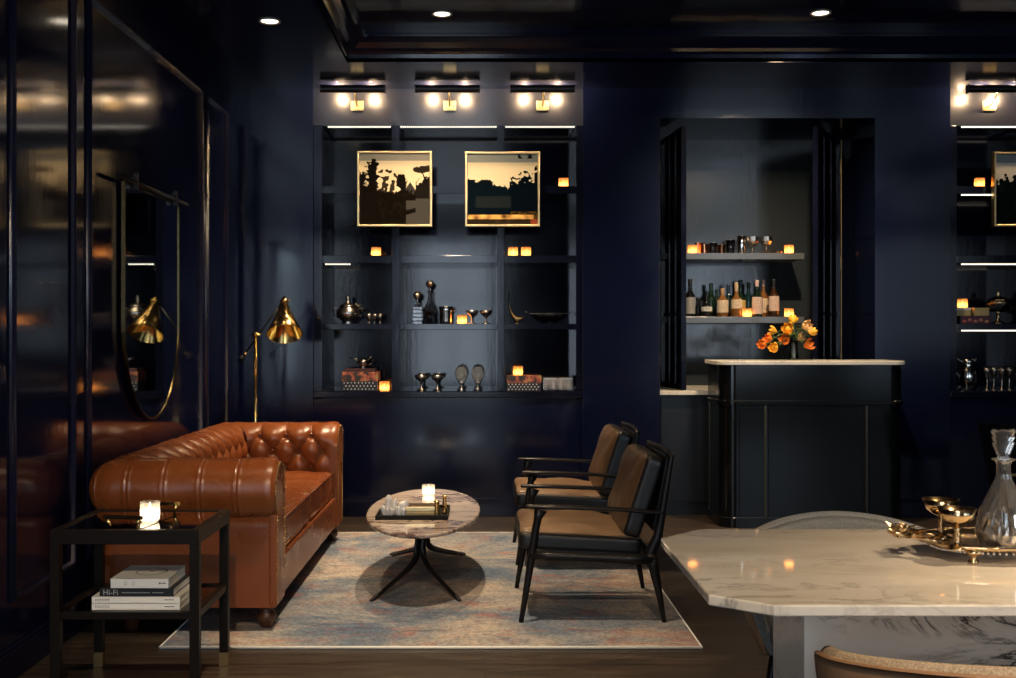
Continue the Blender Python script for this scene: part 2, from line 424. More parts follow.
# ceiling: upper coffer, soffit band around it
struct('ceiling', MB().box(CXL - .02, CXR + .02, YR, CYF + .02, HC, HC + .1, CEILP))
sf = MB()
sf.box(XL, CXL, YR, YB + .1, HS, 3.4, CEILP); sf.box(CXR, XR, YR, YB + .1, HS, 3.4, CEILP); sf.box(CXL, CXR, CYF, YB + .1, HS, 3.4, CEILP)
struct('ceiling_soffit', sf)
cr = MB(); cr.frame((CXL, YR, 0), (1, 0, 0), (0, 1, 0), (0, 0, 1), CXR - CXL, CYF - YR,
    [(0, HS - .001), (-.0, HS + .02), (.012, HS + .022), (.018, HS + .045), (.03, HS + .06), (.055, HS + .075), (.085, HS + .105), (.10, HS + .13), (.12, HS + .133), (.12, HS + .15), (.13, HS + .152), (.13, HC)], NAVY)
struct('trim_1', cr)
# panel mouldings on the left wall
MP = [(0, 0), (.002, .010), (.008, .016), (.014, .016), (.017, .010), (.021, .010), (.025, .019), (.031, .024), (.038, .022), (.043, .014), (.047, .008), (.052, 0)]
def wall_panel(y0, y1, z0, z1, i):
    m = MB(); m.frame((XL, y0, z0), (0, 1, 0), (0, 0, 1), (1, 0, 0), y1 - y0, z1 - z0, [(a * .62, b * .8) for a, b in MP], MOULD, True); struct('trim_%d' % i, m)
wall_panel(2.6, 3.96, .29, 2.84, 2); wall_panel(4.14, 4.79, .29, 2.84, 3); wall_panel(4.94, 6.93, .29, 2.84, 4); wall_panel(7.04, 7.62, .29, 2.84, 5)
def baseb(name, x0, x1, y0, y1, axis):
    m = MB()
    if axis == 'y': m.box(x0, x1, y0, y1, 0, .115, NAVY); m.box(x0, x1 - .008, y0, y1, .115, .13, NAVY)
    else: m.box(x0, x1, y0, y1, 0, .115, NAVY); m.box(x0, x1, y0 + .008, y1, .115, .13, NAVY)
    struct(name, m, bevel=.004)
baseb('baseboard_left', XL, XL + .018, YR, YB, 'y')
baseb('baseboard_back', XL + .018, -1.229, YB - .018, YB, 'x')
baseb('baseboard_middle', .70, OX0, YB - .018, YB, 'x')
baseb('baseboard_right', OX1, 3.325, YB - .018, YB, 'x')
# ------------------------------------------------------------------ built-in shelving bays
PB = 7.885; ZT = 2.802; DEP = .32
ZS = [(2.314, 2.368), (1.816, 1.8706), (1.339, 1.380)]
def bay(x0, x1, op, label, left):
    t = thing('built_in_shelving', label, 'shelving', ((x0 + x1) / 2, PB, 0))
    W = dict(world=True)
    MB().box(x0, x1, PB, PB + .03, ZT, 3.40, FRIEZEP).build('frieze', t, **W)
    MB().box(x0, x1, PB + DEP, PB + DEP + .02, .84, 2.95, SHELFP).build('back_panel', t, **W)
    MB().box(x0, op[0][0], PB, PB + DEP, .84, ZT, SHELFP).build('side_panel', t, bevel=.002, **W)
    MB().box(op[-1][1], x1, PB, PB + DEP, .84, ZT, SHELFP).build('side_panel', t, bevel=.002, **W)
    MB().box(op[0][0], op[-1][1], PB + .03, PB + DEP, ZT + .01, ZT + .03, SHELFP).build('top_panel', t, **W)
    for a, b in zip(op[:-1], op[1:]):
        MB().box(a[1], b[0], PB, PB + DEP, .8986, ZT, SHELFP).build('divider', t, bevel=.002, **W)
    for (a, b) in op:
        for (z0, z1) in ZS:
            MB().box(a, b, PB, PB + DEP, z0, z1, SHELFP).build('shelf', t, bevel=.002, **W)
    MB().box(x0 - .0, x1, PB - .028, PB + DEP, .850, .8986, SHELFP).build('sill', t, bevel=.006, **W)
    MB().box(x0, x1, PB, PB + .04, 0, .850, NAVY).build('base_panel', t, **W)
    m = MB(); m.box(x0, x1, PB - .018, PB, 0, .13, NAVY); m.build('baseboard', t, bevel=.004, **W)
    return t
OPL = [(-1.168, -.670), (-.613, .0896), (.1398, .652)]
bay(-1.229, .700, OPL, 'navy lacquered built-in shelves holding two framed pictures and silverware', True)
OPR = [(3.383, 3.885), (3.940, 4.640), (4.695, 5.200)]
bay(3.325, 5.255, OPR, 'navy lacquered built-in shelves with silver pitcher, cropped by the picture edge', False)
def led(x0, x1, z, label):
    t = thing('led_strip', label, 'light strip', ((x0 + x1) / 2, PB + .02, z), 0, 'light strips under the shelves')
    MB().box(x0, x1, PB + .012, PB + .024, z - .004, z, RIMW).build('channel', t, world=True)
    m = MB(); n = max(2, int((x1 - x0) / .0145))
    for k in range(n):
        xx = x0 + (k + .5) * (x1 - x0) / n; m.box(xx - .0034, xx + .0034, PB + .011, PB + .023, z - .012, z - .003, LEDM)
    m.build('diode_row', t, world=True)
led(-1.13, -.675, ZT, 'row of tiny lights above the compartment beside the wall pier, over first picture')
led(-.61, .085, ZT, 'row of tiny lights at the top of the widest shelf compartment')
led(.145, .645, ZT, 'row of tiny lights above the compartment nearest the blank pier, behind second picture')
led(-1.15, -.965, 1.816, 'short row of tiny lights above the lidded silver sugar bowl')
led(3.42, 3.88, ZT, 'row of tiny lights at top of shelves with silver pitcher')
led(3.42, 3.88, 2.314, 'row of tiny lights under the shelf holding one candle by cropped picture')
led(3.42, 3.88, 1.816, 'row of tiny lights above the lidded compote')
led(3.42, 3.88, 1.339, 'row of tiny lights above the silver pitcher and goblets')
# picture lights
def picture_light(xc, label):
    t = thing('picture_light', label, 'picture light', (xc, PB, 2.99), 0, 'brass picture lights above the shelves')
    m = MB(); L = .225; pts = []
    for k in range(13):
        a = R(100 + 150 * k / 12)            # open trough: opening faces the wall
        pts.append((.030 * cos(a), .030 * sin(a)))
    pts = pts + [(.026 / .030 * a, .026 / .030 * b) for a, b in reversed(pts)]
    vs = []; n = len(pts)
    for x in (-L, L):
        for (u, w) in pts: vs.append((x, -.195 + u, .03 + w))
    fs = [(i, (i + 1) % n, n + (i + 1) % n, n + i) for i in range(n)] + [tuple(range(n))[::-1], tuple(range(n, 2 * n))]
    m.add(vs, fs, BLACKM, False)
    m.box(-L - .002, -L, -.225, -.165, .0, .06, BLACKM); m.box(L, L + .002, -.225, -.165, .0, .06, BLACKM)
    m.build('shade', t)
    MB().box(-.035, .055, -.020, 0, -.085, -.015, BRASSL).build('wall_plate', t, bevel=.003)
    MB().tube([(.01, -.02, -.05), (.01, -.06, -.045), (.01, -.10, -.01), (.01, -.17, .03)], .006, BRASSL, 8).build('arm', t)
    for bx in (-.118, .118):
        b = MB(); b.ball((bx, -.165, .030), .017, BULB, 10); b.build('bulb', t)
        b = MB(); b.tube([(bx, -.19, .03), (bx, -.175, .03)], .009, BRASSD, 8); b.build('lamp_holder', t)
    return t
pl = picture_light(-.925, 'picture light over the compartment next to the corner pier')
for x, lb in ((-.262, 'picture light over the wide central shelf compartment'), (.402, 'picture light over the compartment nearest the plain pier before the bar'),
              (3.60, 'picture light above shelves that hold the silver pitcher'), (4.27, 'picture light beyond the picture edge over wide compartment')):
    dup(pl, (x, PB, 2.99), None, lb)
# framed pictures
def artmat():
    m = principled('sepia_print', (.5, .5, .5), .9, 0, .0)
    a = nd(m, 'ShaderNodeAttribute'); a.attribute_name = 'Col'; ln(m, a.outputs['Color'], bsdf(m).inputs['Base Color']); return m
ARTM = artmat()
def n2(x, y, s=1, sd=0): return noise.noise(Vector((x * s + sd, y * s - sd, sd * .7)))
def deep(c):
    return tuple(k * (.45 if max(c) < .15 else 1) for k in c)
def art1(u, v):
    sky = (.64, .54, .35) if v > .10 else (.26, .25, .21)
    dark = (.012, .010, .008)
    j = n2(u, v, 22, 3) * .045 + n2(u, v, 60, 5) * .028
    if abs(u - .18 + n2(0, v, 30, 2) * .04) < .075 - max(0, .14 - v) * .7 + j and v > .07: return dark
    if u < .09 + j and v > .26 + j: return dark
    if (u - .39) ** 2 + (v - .38) ** 2 < .03 and n2(u, v, 18, 9) > .12: return (.06, .045, .03)
    if (u - .6) ** 2 / .006 + (v - .40) ** 2 / .012 < 1 + j * 15: return dark
    if (u - .92) ** 2 / .030 + (v - .22 + (u - .92) * .1) ** 2 / .0025 < 1 + j * 10: return (.04, .03, .02)
    if abs((u - .88) - (v - .22) * .35) < .010 and .2 < v < .45: return dark
    if u > .8 and v > .42 + j * 2 - (u - .8) * .5: return (.02, .017, .014) if v < .64 else (.10, .095, .085)
    if v > .52 + n2(u, 0, 7, 1) * .08 + j:
        if u > .66 and v > .66 and not (.80 - (u - .66) * .25 < v < .87 - (u - .66) * .3): return (.105, .10, .088)
        if u > .94 and v > .93: return (.7, .66, .5)
        k = .6 + .9 * max(0, n2(u, v, 16, 4)); return (.018 * k, .014 * k, .010 * k)
    if .58 < u < .86 and v > .40 and v > .40 + abs(u - .72) * 1.5: return (.07, .065, .06)
    return sky
def art2(u, v):
    sky = (.64, .55, .36) if v > .12 else (.25, .27, .24)
    j = n2(u, v, 22, 13) * .045 + n2(u, v, 55, 15) * .03
    if v < .06 and (abs(u - .74) < .03 + j or abs(u - .9) < .03 + j): return (.02, .02, .02)
    if .86 < v < .93 and u < .95:
        k = .7 + n2(u, v, 12, 6) * .9; return (.62 * k, .34 * k, .10 * k)
    if v > .93: 
        k = .5 + max(0, n2(u, v, 20, 6)); return (.07 * k, .05 * k, .03 * k) if u < .9 else (.22, .05, .02)
    if v > .82 and u > .62: return (.14, .075, .015) if n2(u, v, 25, 3) > 0 else (.02, .02, .015)
    if .12 < u < .62 and .60 < v < .76: return (.022, .030, .034)
    if u > .6 and v > .30 + abs(u - .78) * .5 + j * 2.5 + n2(u, v, 9, 2) * .10: return (.004, .009, .015)
    if u > .95 and v > .2 + j * 3: return (.01, .01, .01)
    if v > .40 + u * .18 - .03 + j: return (.005, .012, .020)
    if v > .36 and ((u - .26) ** 2 / .012 + (v - .40) ** 2 / .0015 < 1 + j * 12 or (u - .05) ** 2 / .004 + (v - .37) ** 2 / .001 < 1 + j * 12): return (.01, .012, .014)
    return sky
def art3(u, v):
    if v < .12: return (.24, .27, .28)
    if v > .36 + n2(u, v, 14, 31) * .16 + n2(u, v, 40, 33) * .06: 
        k = .5 + max(0, n2(u, v, 15, 4)); return (.012 * k, .020 * k, .024 * k)
    return (.58, .55, .46)
def picture(px0, px1, py0, py1, fn, label, white=True):
    Y = 7.80; x0, x1, z0, z1 = wx(px0, Y), wx(px1, Y), wz(py1, Y), wz(py0, Y); w = x1 - x0; h = z1 - z0
    t = thing('framed_picture', label, 'picture', ((x0 + x1) / 2, Y, z0))
    m = MB(); m.frame((x0, Y, z0), (1, 0, 0), (0, 0, 1), (0, -1, 0), w, h, [(0, -.04), (0, .0), (.004, .004), (.012, .004), (.016, 0), (.016, -.03), (.016, -.04)], BRASSL, closed=True)
    m.build('frame', t, world=True)
    N = 110; vs = []; fs = []; cols = []
    bx = .017
    for j in range(N + 1):
        for i in range(N + 1): vs.append((x0 + bx + (w - 2 * bx) * i / N, Y + .012, z1 - bx - (h - 2 * bx) * j / N))
    for j in range(N):
        for i in range(N): fs.append((j * (N + 1) + i, j * (N + 1) + i + 1, (j + 1) * (N + 1) + i + 1, (j + 1) * (N + 1) + i)); cols.append(deep(fn((i + .5) / N, (j + .5) / N)))
    pr = MB(); pr.add(vs, fs, ARTM); pr.box(x0 + .005, x1 - .005, Y + .02, Y + .03, z0 + .005, z1 - .005, BLACKP); 
    o = pr.build('print', t, world=True)
    ca = o.data.color_attributes.new('Col', 'FLOAT_COLOR', 'CORNER')
    for p in o.data.polygons:
        c = cols[p.index] if p.index < len(cols) else (.01, .01, .01)
        for li in p.loop_indices: ca.data[li].color = (*c, 1)
    m = MB(); m.box(x0 + .1, x1 - .1, Y + .03, PB, z0 + h * .5, z0 + h * .54, BLACKP); m.build('hanging_rail', t, world=True)
    return t
picture(357, 432, 151, 226.5, art1, 'square gilt-framed sepia print with tall cypress and umbrella pine silhouettes')
picture(465, 540, 151.5, 226.5, art2, 'square gilt-framed print of dark trees with an orange glow at the bottom')
picture(994, 1069, 152, 226.5, art3, 'gilt-framed picture cut off by the picture edge above silver pitcher')
# ------------------------------------------------------------------ downlights
def spot(name, x, y, z, energy, size=66, blend=1.0, tx=0, ty=0, col=(1, .74, .48)):
    l = bpy.data.lights.new(name, 'SPOT'); l.energy = energy; l.color = col; l.spot_size = R(size); l.spot_blend = blend; l.shadow_soft_size = .045
    o = bpy.data.objects.new(name, l); COL.objects.link(o); o.location = (x, y, z - .012)
    d = Vector((tx, ty, -1)); o.rotation_euler = d.to_track_quat('-Z', 'Y').to_euler(); return o
def downlight(x, y, z, label):
    t = thing('downlight', label, 'ceiling light', (x, y, z), 0, 'recessed ceiling downlights')
    m = MB(); m.lathe([(.062, 0), (.062, -.006), (.058, -.008), (.050, -.006), (.047, -.0), (.047, -.0015)], RIMW, n=28, caps=False); m.build('trim_ring', t)
    m = MB(); m.lathe([(.0001, -.004), (.03, -.0035), (.048, -.001)], LENS, n=24, caps=False); m.build('lens', t)
    return t
DL = [(-.26, 6.64, HC, 'downlight in the coffered ceiling above the coffee table'), (2.02, 6.62, HC, 'downlight in the coffered ceiling in front of the bar'),
      (-1.21, 6.18, HS, 'downlight in the lower soffit above the leather sofa'),
      (-.26, 4.35, HC, 'downlight beyond the frame above the rug'), (2.02, 4.35, HC, 'downlight beyond the frame above the dining table side'),
      (2.02, 2.4, HC, 'downlight beyond the frame above the marble dining table'), (-.26, 2.2, HC, 'downlight beyond the frame nearest the camera'),
      (-1.21, 3.9, HS, 'downlight beyond the frame above the side table'), (-.26, .1, HC, 'unseen tilted downlight added as frontal fill for the side table'), (.45, .2, HC, 'unseen tilted downlight added as frontal fill for the marble table front')]  # last two are added, unseen fixtures giving warm frontal fill
EN = [230, 230, 45, 160, 14, 210, 20, 10, 230, 190]
TILT = {0: (-.05, .32, -1), 1: (0, .8, -1), 8: (-1.0, 3.9, -2.8), 9: (.45, 2.4, -2.6)}
SIZE = {0: 112, 1: 84, 2: 66, 8: 50, 9: 50}
d0 = None
for i, ((x, y, z, lb), e) in enumerate(zip(DL, EN)):
    if d0 is None: d0 = downlight(x, y, z, lb)
    else: dup(d0, (x, y, z), None, lb)
    tv = Vector(TILT.get(i, (0, 0, -1))); tv /= -tv.z
    spot('downlight_lamp', x, y, z, e, SIZE.get(i, 66), 1.0, tv.x, tv.y)
# ------------------------------------------------------------------ rug
RX0, RX1, RY0, RY1 = -1.345, .896, 4.555, 7.19
t = thing('area_rug', 'large faded blue and beige rug with worn reddish patches', 'rug', ((RX0 + RX1) / 2, (RY0 + RY1) / 2, 0))
MB().box(RX0, RX1, RY0, RY1, 0.0, .011, RUGM).build('pile', t, world=True)
m = MB(); 
for a, b in (((RX0, RY0), (RX1, RY0)), ((RX1, RY0), (RX1, RY1)), ((RX1, RY1), (RX0, RY1)), ((RX0, RY1), (RX0, RY0))):
    m.tube([(a[0], a[1], .006), (b[0], b[1], .006)], .0065, COVERW, 8)
o = m.build('bound_edge', t, world=True); o['label'] = 'off-white bound edge'
# ------------------------------------------------------------------ chesterfield sofa
SOFAX = -.908; YA = 4.862; YZ = 6.888; XBK = -1.605; RC = .0; RR = .136; ZR = .624
S = thing('chesterfield_sofa', 'cognac leather button-tufted chesterfield sofa along the panelled wall', 'sofa', (-1.32, 5.88, 0))
W_, H_ = .158, .098; ZB = .588        # button column / row spacing, middle row height
prof = []
for i in range(34): prof.append((-.120 - .016 * sin(pi * i / 33 * .5), .33 + .294 * i / 33, 'in'))
for i in range(1, 66):
    a = R(180 - i * 3.75); prof.append((RR * cos(a), ZR + RR * sin(a), 'roll'))
for i in range(10): prof.append((.083 + .005 * (i / 9), .506 - .390 * i / 9, 'out'))
def tuft(s, q):
    r = q / H_; x = s / W_
    if r <= 1.0:
        A = x + r / 2; B = x - r / 2
        h = .036 * (abs(sin(pi * A)) * abs(sin(pi * B))) ** .50
        ra = round(A); rb = round(B); dx = ((A - ra + B - rb) / 2) * W_; dq = (A - ra - B + rb) * H_
        h -= .020 * exp(-(dx * dx + dq * dq) / (2 * .013 ** 2))
        return h - .020
    xo = x - .5; d = abs(sin(pi * xo)); fade = max(0, 1 - (r - 1) / 1.6)
    return (.034 * d ** .50 - .014) * fade - .006 - .020 * exp(-((((xo - round(xo)) * W_) ** 2) + (q - H_) ** 2) / (2 * .013 ** 2))
QB = -(ZB - .33)
def soften(x, y):
    rho = .135; ox = XBK - RR
    for cy, sg in ((YA - RR, 1), (YZ + RR, -1)):
        ccx, ccy = ox + rho, cy + sg * rho
        dx, dy = x - ccx, (y - ccy) * sg
        if dx < 0 and dy < 0:
            l = sqrt(dx * dx + dy * dy); mm = max(-dx, -dy)
            k = mm / l; x = ccx + dx * k; y = ccy + sg * dy * k
    return x, y
def sofa_section(kind_, y0, sgn):
    """one run of the roll-and-tufted-face profile, mitred at the corners"""
    m = MB(); n = len(prof); vs = []; fs = []
    if kind_ == 'arm': L = SOFAX - (XBK - RR); N = int(L / .0055)
    else: L = (YZ + RR) - (YA - RR); N = int(L / .0062)
    for i in range(N + 1):
        t_ = L * i / N; q = QB; pu, pz = prof[0][0], prof[0][1]
        if kind_ == 'arm': sc_ = (SOFAX - t_) - XBK + .02
        else: sc_ = (YA - RR + t_) - (YA + YZ) / 2
        for k, (u, z, kd) in enumerate(prof):
            if k: q += sqrt((u - pu) ** 2 + (z - pz) ** 2)
            pu, pz = u, z; disp = 0; du, dz = (-1, 0) if kd == 'in' else (1, 0); ad = 180
            if kd == 'roll': a = math.atan2(z - ZR, u); du, dz = cos(a), sin(a); ad = math.degrees(a)
            e = t_ if kind_ == 'arm' else 9
            ef = min(1, max(0, (e - .045) / .05))
            if kd == 'in': disp = tuft(sc_, q) * ef
            elif kd == 'roll':
                if ad > 30: disp = tuft(sc_, q) * ef * min(1, (ad - 30) / 60)
                if -70 < ad < 105:
                    xo = sc_ / W_ - .5; dd = abs(xo - round(xo)) * W_
                    disp += -.0055 * exp(-(dd / .004) ** 2) + .003 * exp(-((dd - .008) / .006) ** 2)
                disp += .004 * noise.noise(Vector((t_ * 7, u * 7, z * 7 + y0)))
                if e < .045: disp -= .026 * (1 - sqrt(max(0, 1 - ((.045 - e) / .045) ** 2)))
            uu = u + du * disp; zz = z + dz * disp
            if kind_ == 'arm':
                x = max(SOFAX - t_, XBK - uu); y = y0 + sgn * uu
            else:
                y = min(max(YA - RR + t_, YA - uu), YZ + uu); x = XBK - uu
            x, y = soften(x, y); vs.append((x, y, zz))
    for i in range(N):
        for k in range(n - 1): fs.append((i * n + k, i * n + k + 1, (i + 1) * n + k + 1, (i + 1) * n + k))
    m.add(vs, fs, COGNAC, True)
    # covered buttons sunk in the tufts
    rr_ = range(-9, 10)
    for r_ in (-1, 0, 1):
        for c_ in range(-8, 9):
            x_ = (c_ + (.5 if r_ % 2 else 0)) * W_
            if kind_ == 'arm':
                X = x_ + XBK - .02
                if XBK + .16 < X < SOFAX - .09: p = (X, y0 - sgn * (.136 - .040), ZB + r_ * H_)
                else: continue
            else:
                Y = x_ + (YA + YZ) / 2
                if YA + .16 < Y < YZ - .16: p = (XBK + .096, Y, ZB + r_ * H_)
                else: continue
            m.ball(p, .012, COGNAC, 8)
    return m, vs, n
def arm_cap(m, vs, n):
    pts = vs[:n]; o = len(m.v); m.v += [tuple(p) for p in pts]; kk = m.mi(COGNAC)
    m.f.append([o + k for k in range(n)]); m.m.append(kk); m.sm.append(False)
near, vsn, nn_ = sofa_section('arm', YA, -1); arm_cap(near, vsn, nn_); near.build('arm', S, world=True)
far, vsf, nn_ = sofa_section('arm', YZ, 1); arm_cap(far, vsf, nn_); far.build('arm', S, world=True)
bk_, _, _ = sofa_section('back', 0, 1); bk_.build('backrest', S, world=True)
# front posts below the scrolls and base
m = MB(); m.box(-1.68, SOFAX - .012, YA - .082, YZ + .082, .116, .30, COGNAC); m.build('base', S, world=True, bevel=.012)
for y0, y1 in ((YA - .090, YA + .118), (YZ - .118, YZ + .090)):
    m = MB(); m.box(SOFAX - .03, SOFAX + .003, y0, y1, .117, .52, COGNAC)
    m.build('front_post', S, world=True, bevel=.008)
for a, b in ((YA + .112, 5.874), (5.880, YZ - .112)):
    m = MB(); sx = .60; cxx = -.935 - sx / 2
    Mx = Matrix.Translation((cxx, (a + b) / 2, .382)); m.cushion((sx, b - a, .150), .028, .014, COGNAC, Mx, 18, .010, a)
    c = m.build('seat_cushion', S, world=True)
    m = MB()
    for zz in (.316, .449):
        r_ = .024; m.tube([(-.936, a + .02, zz), (-.936, b - .02, zz)], .0042, COGNAC, 8)
        m.tube([(-.936, b - .02, zz), (-.96, b - .004, zz), (-1.45, b - .004, zz)], .0042, COGNAC, 8)
        m.tube([(-.936, a + .02, zz), (-.96, a + .004, zz), (-1.45, a + .004, zz)], .0042, COGNAC, 8)
    m.build('piping', c, world=True)
m = MB()
def nails(yc, sgn):
    m = MB(); pts = []
    for i in range(40):
        a = R(-62 + 262 * i / 39); pts.append((yc + sgn * .112 * cos(a), ZR + .112 * sin(a)))
    for i in range(28): pts.append((yc + sgn * .078, .508 - .0138 * i))
    for (y, z) in pts: m.ball((SOFAX + .004, y, z), .0048, BRASSD, 6)
    m.build('nailhead_trim', S, world=True)
    m = MB()
    for i in range(20): m.ball((SOFAX + .004, yc - sgn * .105, .52 - .0138 * i), .0048, BRASSD, 6)
    m.build('nailhead_trim', S, world=True)
nails(YA, -1); nails(YZ, 1)
foot = None
for (x, y) in ((-.965, 4.86), (-.965, 6.90), (-1.56, 4.86), (-1.56, 6.90)):
    z0 = .011 if x > -1.34 else 0
    m = MB(); m.lathe([(.022, z0), (.026, z0 + .006), (.030, z0 + .02), (.040, .045), (.044, .062), (.038, .082), (.026, .092), (.034, .100), (.046, .106), (.046, .118)], BUNWOOD, (x, y, 0), 20)
    m.build('foot', S, world=True)
# ------------------------------------------------------------------ lounge chairs
def lounge(label):
    t = thing('lounge_chair', label, 'armchair', (.5, 5.27, .011), 0, 'dark framed leather lounge chairs on the rug')
    for sg in (-1, 1):
        y = sg * .335
        m = MB(); m.tube([(-.339, y, 0), (-.312, y, .16), (-.288, y, .31), (-.272, y, .42), (-.262, y, .47), (-.250, y, .505)], [.011, .015, .018, .017, .019, .030], BLACKWOOD, 12, flat=.8, up=(0, 1, 0)); m.build('leg', t)
        m = MB(); m.tube([(.305, y, 0), (.283, y, .12), (.256, y, .25), (.240, y, .31)], [.010, .015, .024, .030], BLACKWOOD, 12, flat=.75, up=(0, 1, 0)); m.build('leg', t)
        m = MB(); m.tube([(.200, y, .275), (.245, y, .315), (.275, y, .385), (.292, y, .47), (.312, y, .60), (.335, y, .735), (.340, y, .752)], [.012, .028, .022, .017, .015, .012, .012], BLACKWOOD, 12, flat=.8, up=(0, 1, 0)); m.build('back_post', t)
        m = MB(); m.tube([(-.318, y, .519), (-.308, y, .520), (-.15, y, .517), (.10, y, .507), (.285, y, .492), (.305, y, .490)], [.016, .023, .025, .024, .021, .013], BLACKWOOD, 14, flat=.42, up=(0, 0, 1)); m.build('arm', t)
        m = MB(); m.tube([(-.30, y, .300), (-.20, y, .298), (0, y, .290), (.16, y, .283), (.25, y, .285)], [.016, .017, .017, .020, .024], BLACKWOOD, 10, flat=1.1); m.build('side_rail', t)
    m = MB(); m.tube([(-.295, -.33, .30), (-.295, .33, .30)], .015, BLACKWOOD, 10, flat=1.3); m.build('front_rail', t)
    m = MB(); m.tube([(.245, -.33, .29), (.245, .33, .29)], .015, BLACKWOOD, 10, flat=1.3); m.build('rear_rail', t)
    m = MB(); m.tube([(.334, -.335, .735), (.350, -.15, .742), (.354, 0, .744), (.350, .15, .742), (.334, .335, .735)], .012, BLACKWOOD, 10, flat=1.3); m.build('top_rail', t)
    m = MB(); m.box(-.170, .170, -.27, .27, -.008, .008, BLACKWOOD, Matrix.Translation((.300, 0, .565)) @ Matrix.Rotation(R(90 + 11), 4, 'Y')); m.build('back_panel', t, bevel=.003)
    Ms_ = Matrix.Translation((-.068, 0, .346)) @ Matrix.Rotation(R(3.0), 4, 'Y')
    m = MB(); m.cushion((.56, .615, .080), .022, .004, BLKLEA, Ms_, 12); c = m.build('seat_cushion', t)
    m = MB(); m.cushion((.552, .585, .050), .024, .030, TANLIT, Ms_ @ Matrix.Translation((0, 0, .022)), 18, .014, 4); o = m.build('tan_top_panel', c); o['label'] = 'tan leather top panel'
    Mb = Matrix.Translation((.218, 0, .555)) @ Matrix.Rotation(R(90 + 18), 4, 'Y')
    m = MB(); m.cushion((.385, .60, .085), .024, .004, BLKLEA, Mb, 12); c = m.build('back_cushion', t)
    m = MB(); m.cushion((.372, .570, .050), .024, .026, TANSHADE, Mb @ Matrix.Translation((0, 0, -.026)), 18, .014, 9); o = m.build('tan_front_panel', c); o['label'] = 'tan leather front panel'
    return t
ch = lounge('tan leather lounge chair with dark wood frame, nearer the marble dining table')
dup(ch, (.52, 6.50, .011), None, 'tan leather lounge chair with dark wood frame, nearer the shelves, behind its twin')
# ------------------------------------------------------------------ coffee table
TX, TY = -.325, 5.89
t = thing('coffee_table', 'oval veined marble coffee table on splayed black legs', 'coffee table', (TX, TY, .011))
m = MB(); pr = []; n = 72
rings = [(.290, .758, .349), (.297, .767, .352), (.300, .770, .357), (.300, .770, .364), (.298, .768, .368), (.294, .763, .370)]
vs = []; fs = []
for (a, b, z) in rings:
    for k in range(n): vs.append((TX + a * cos(2 * pi * k / n), TY + b * sin(2 * pi * k / n), z))
for i in range(len(rings) - 1):
    for k in range(n): fs.append((i * n + k, i * n + (k + 1) % n, (i + 1) * n + (k + 1) % n, (i + 1) * n + k))
m.add(vs, fs, MARBLE_C, True); m.add([vs[(len(rings) - 1) * n + k] for k in range(n)], [tuple(range(n))], MARBLE_C); m.add([vs[k] for k in range(n)], [tuple(range(n))[::-1]], MARBLE_C)
m.build('tabletop', t, world=True)
for (fx, fy, cy_) in ((-.553, 5.32, 5.70), (-.120, 5.32, 5.70), (-.553, 6.46, 6.06), (-.120, 6.46, 6.06)):
    sx = -1 if fx < TX else 1; cxp = TX - .012 + sx * .014
    sp = [(0, .350), (0, .20), (.03, .150), (.10, .125), (.20, .106), (.40, .080), (.70, .045), (1.0, .012)]
    pts = [(cxp + (fx - cxp) * u, cy_ + (fy - cy_) * u, z) for u, z in sp]
    m = MB(); m.tube(pts, [.021, .018, .017, .016, .0145, .012, .0105, .009], BLACKM, 12, flat=1.1); m.build('leg', t, world=True)
m = MB(); m.box(TX - .05, TX + .03, 5.66, 6.10, .335, .349, BLACKM); m.build('mounting_plate', t, world=True)
# candle (votive) prototype
def candle(label, loc, r=.036, h=.066, mat=None, glass=None, facets=0, group='lit votive candles', strength=WAXE, fill=.52):
    t = thing('votive_candle', label, 'candle', loc, 0, group)
    g = MB(); n = facets or 20
    g.lathe([(r * .82, .0), (r * .95, .006), (r, .02), (r, h - .004), (r * 1.0, h), (r * .95, h), (r * .94, h - .01), (r * .94, .012), (r * .94, .004), (.001, .004)], glass or GLASSA, n=n, smooth=not facets); g.build('glass_cup', t)
    w = MB(); hh = h * fill; w.lathe([(.001, .006), (r * .86, .007), (r * .92, .014), (r * .92, hh * .86), (r * .70, hh * .95), (r * .2, hh), (.001, hh)], strength, n=16); w.build('wax', t)
    w = MB(); w.lathe([(.001, hh - .002), (.004, hh + .004), (.005, hh + .010), (.002, hh + .018), (.0003, hh + .022)], WAXB, n=8); w.build('flame', t)
    return t
ZTAB = .370
C0 = candle('lit votive candle standing bare on the oval marble coffee table', (wx(428.5, 6.42), 6.42, ZTAB), .037, .056, glass=GLASSW, strength=WAXB, fill=.62)
# tray with quartz and gilt pieces
Yt = 5.72; 
t = thing('serving_tray', 'rectangular black tray on the oval marble coffee table', 'tray', (wx(414, Yt), Yt, ZTAB)); TRX = wx(414, Yt)
m = MB(); m.box(-.183, .183, -.19, .17, 0, .006, TRAYB); m.frame((-.183, -.19, 0), (1, 0, 0), (0, 1, 0), (0, 0, 1), .366, .36, [(0, .0), (0, .022), (.008, .022), (.008, .005)], TRAYB); m.build('tray_body', t, bevel=.0015)
def quartz(loc, label, spires, seed):
    random.seed(seed); t = thing('quartz_cluster', label, 'crystal', loc, 0, 'white quartz clusters on the tray')
    m = MB()
    for (x, y, r, h, lx, ly) in spires:
        M = Matrix.Translation((x, y, 0)) @ Matrix.Rotation(R(lx), 4, 'Y') @ Matrix.Rotation(R(ly), 4, 'X')
        m.lathe([(r * .8, 0), (r, h * .25), (r * .97, h * .78), (r * .55, h * .93), (.001, h)], CRYSTALW, (0, 0, 0), 6, False, M=M)
    m.build('crystal_points', t); return t
zt = ZTAB + .006
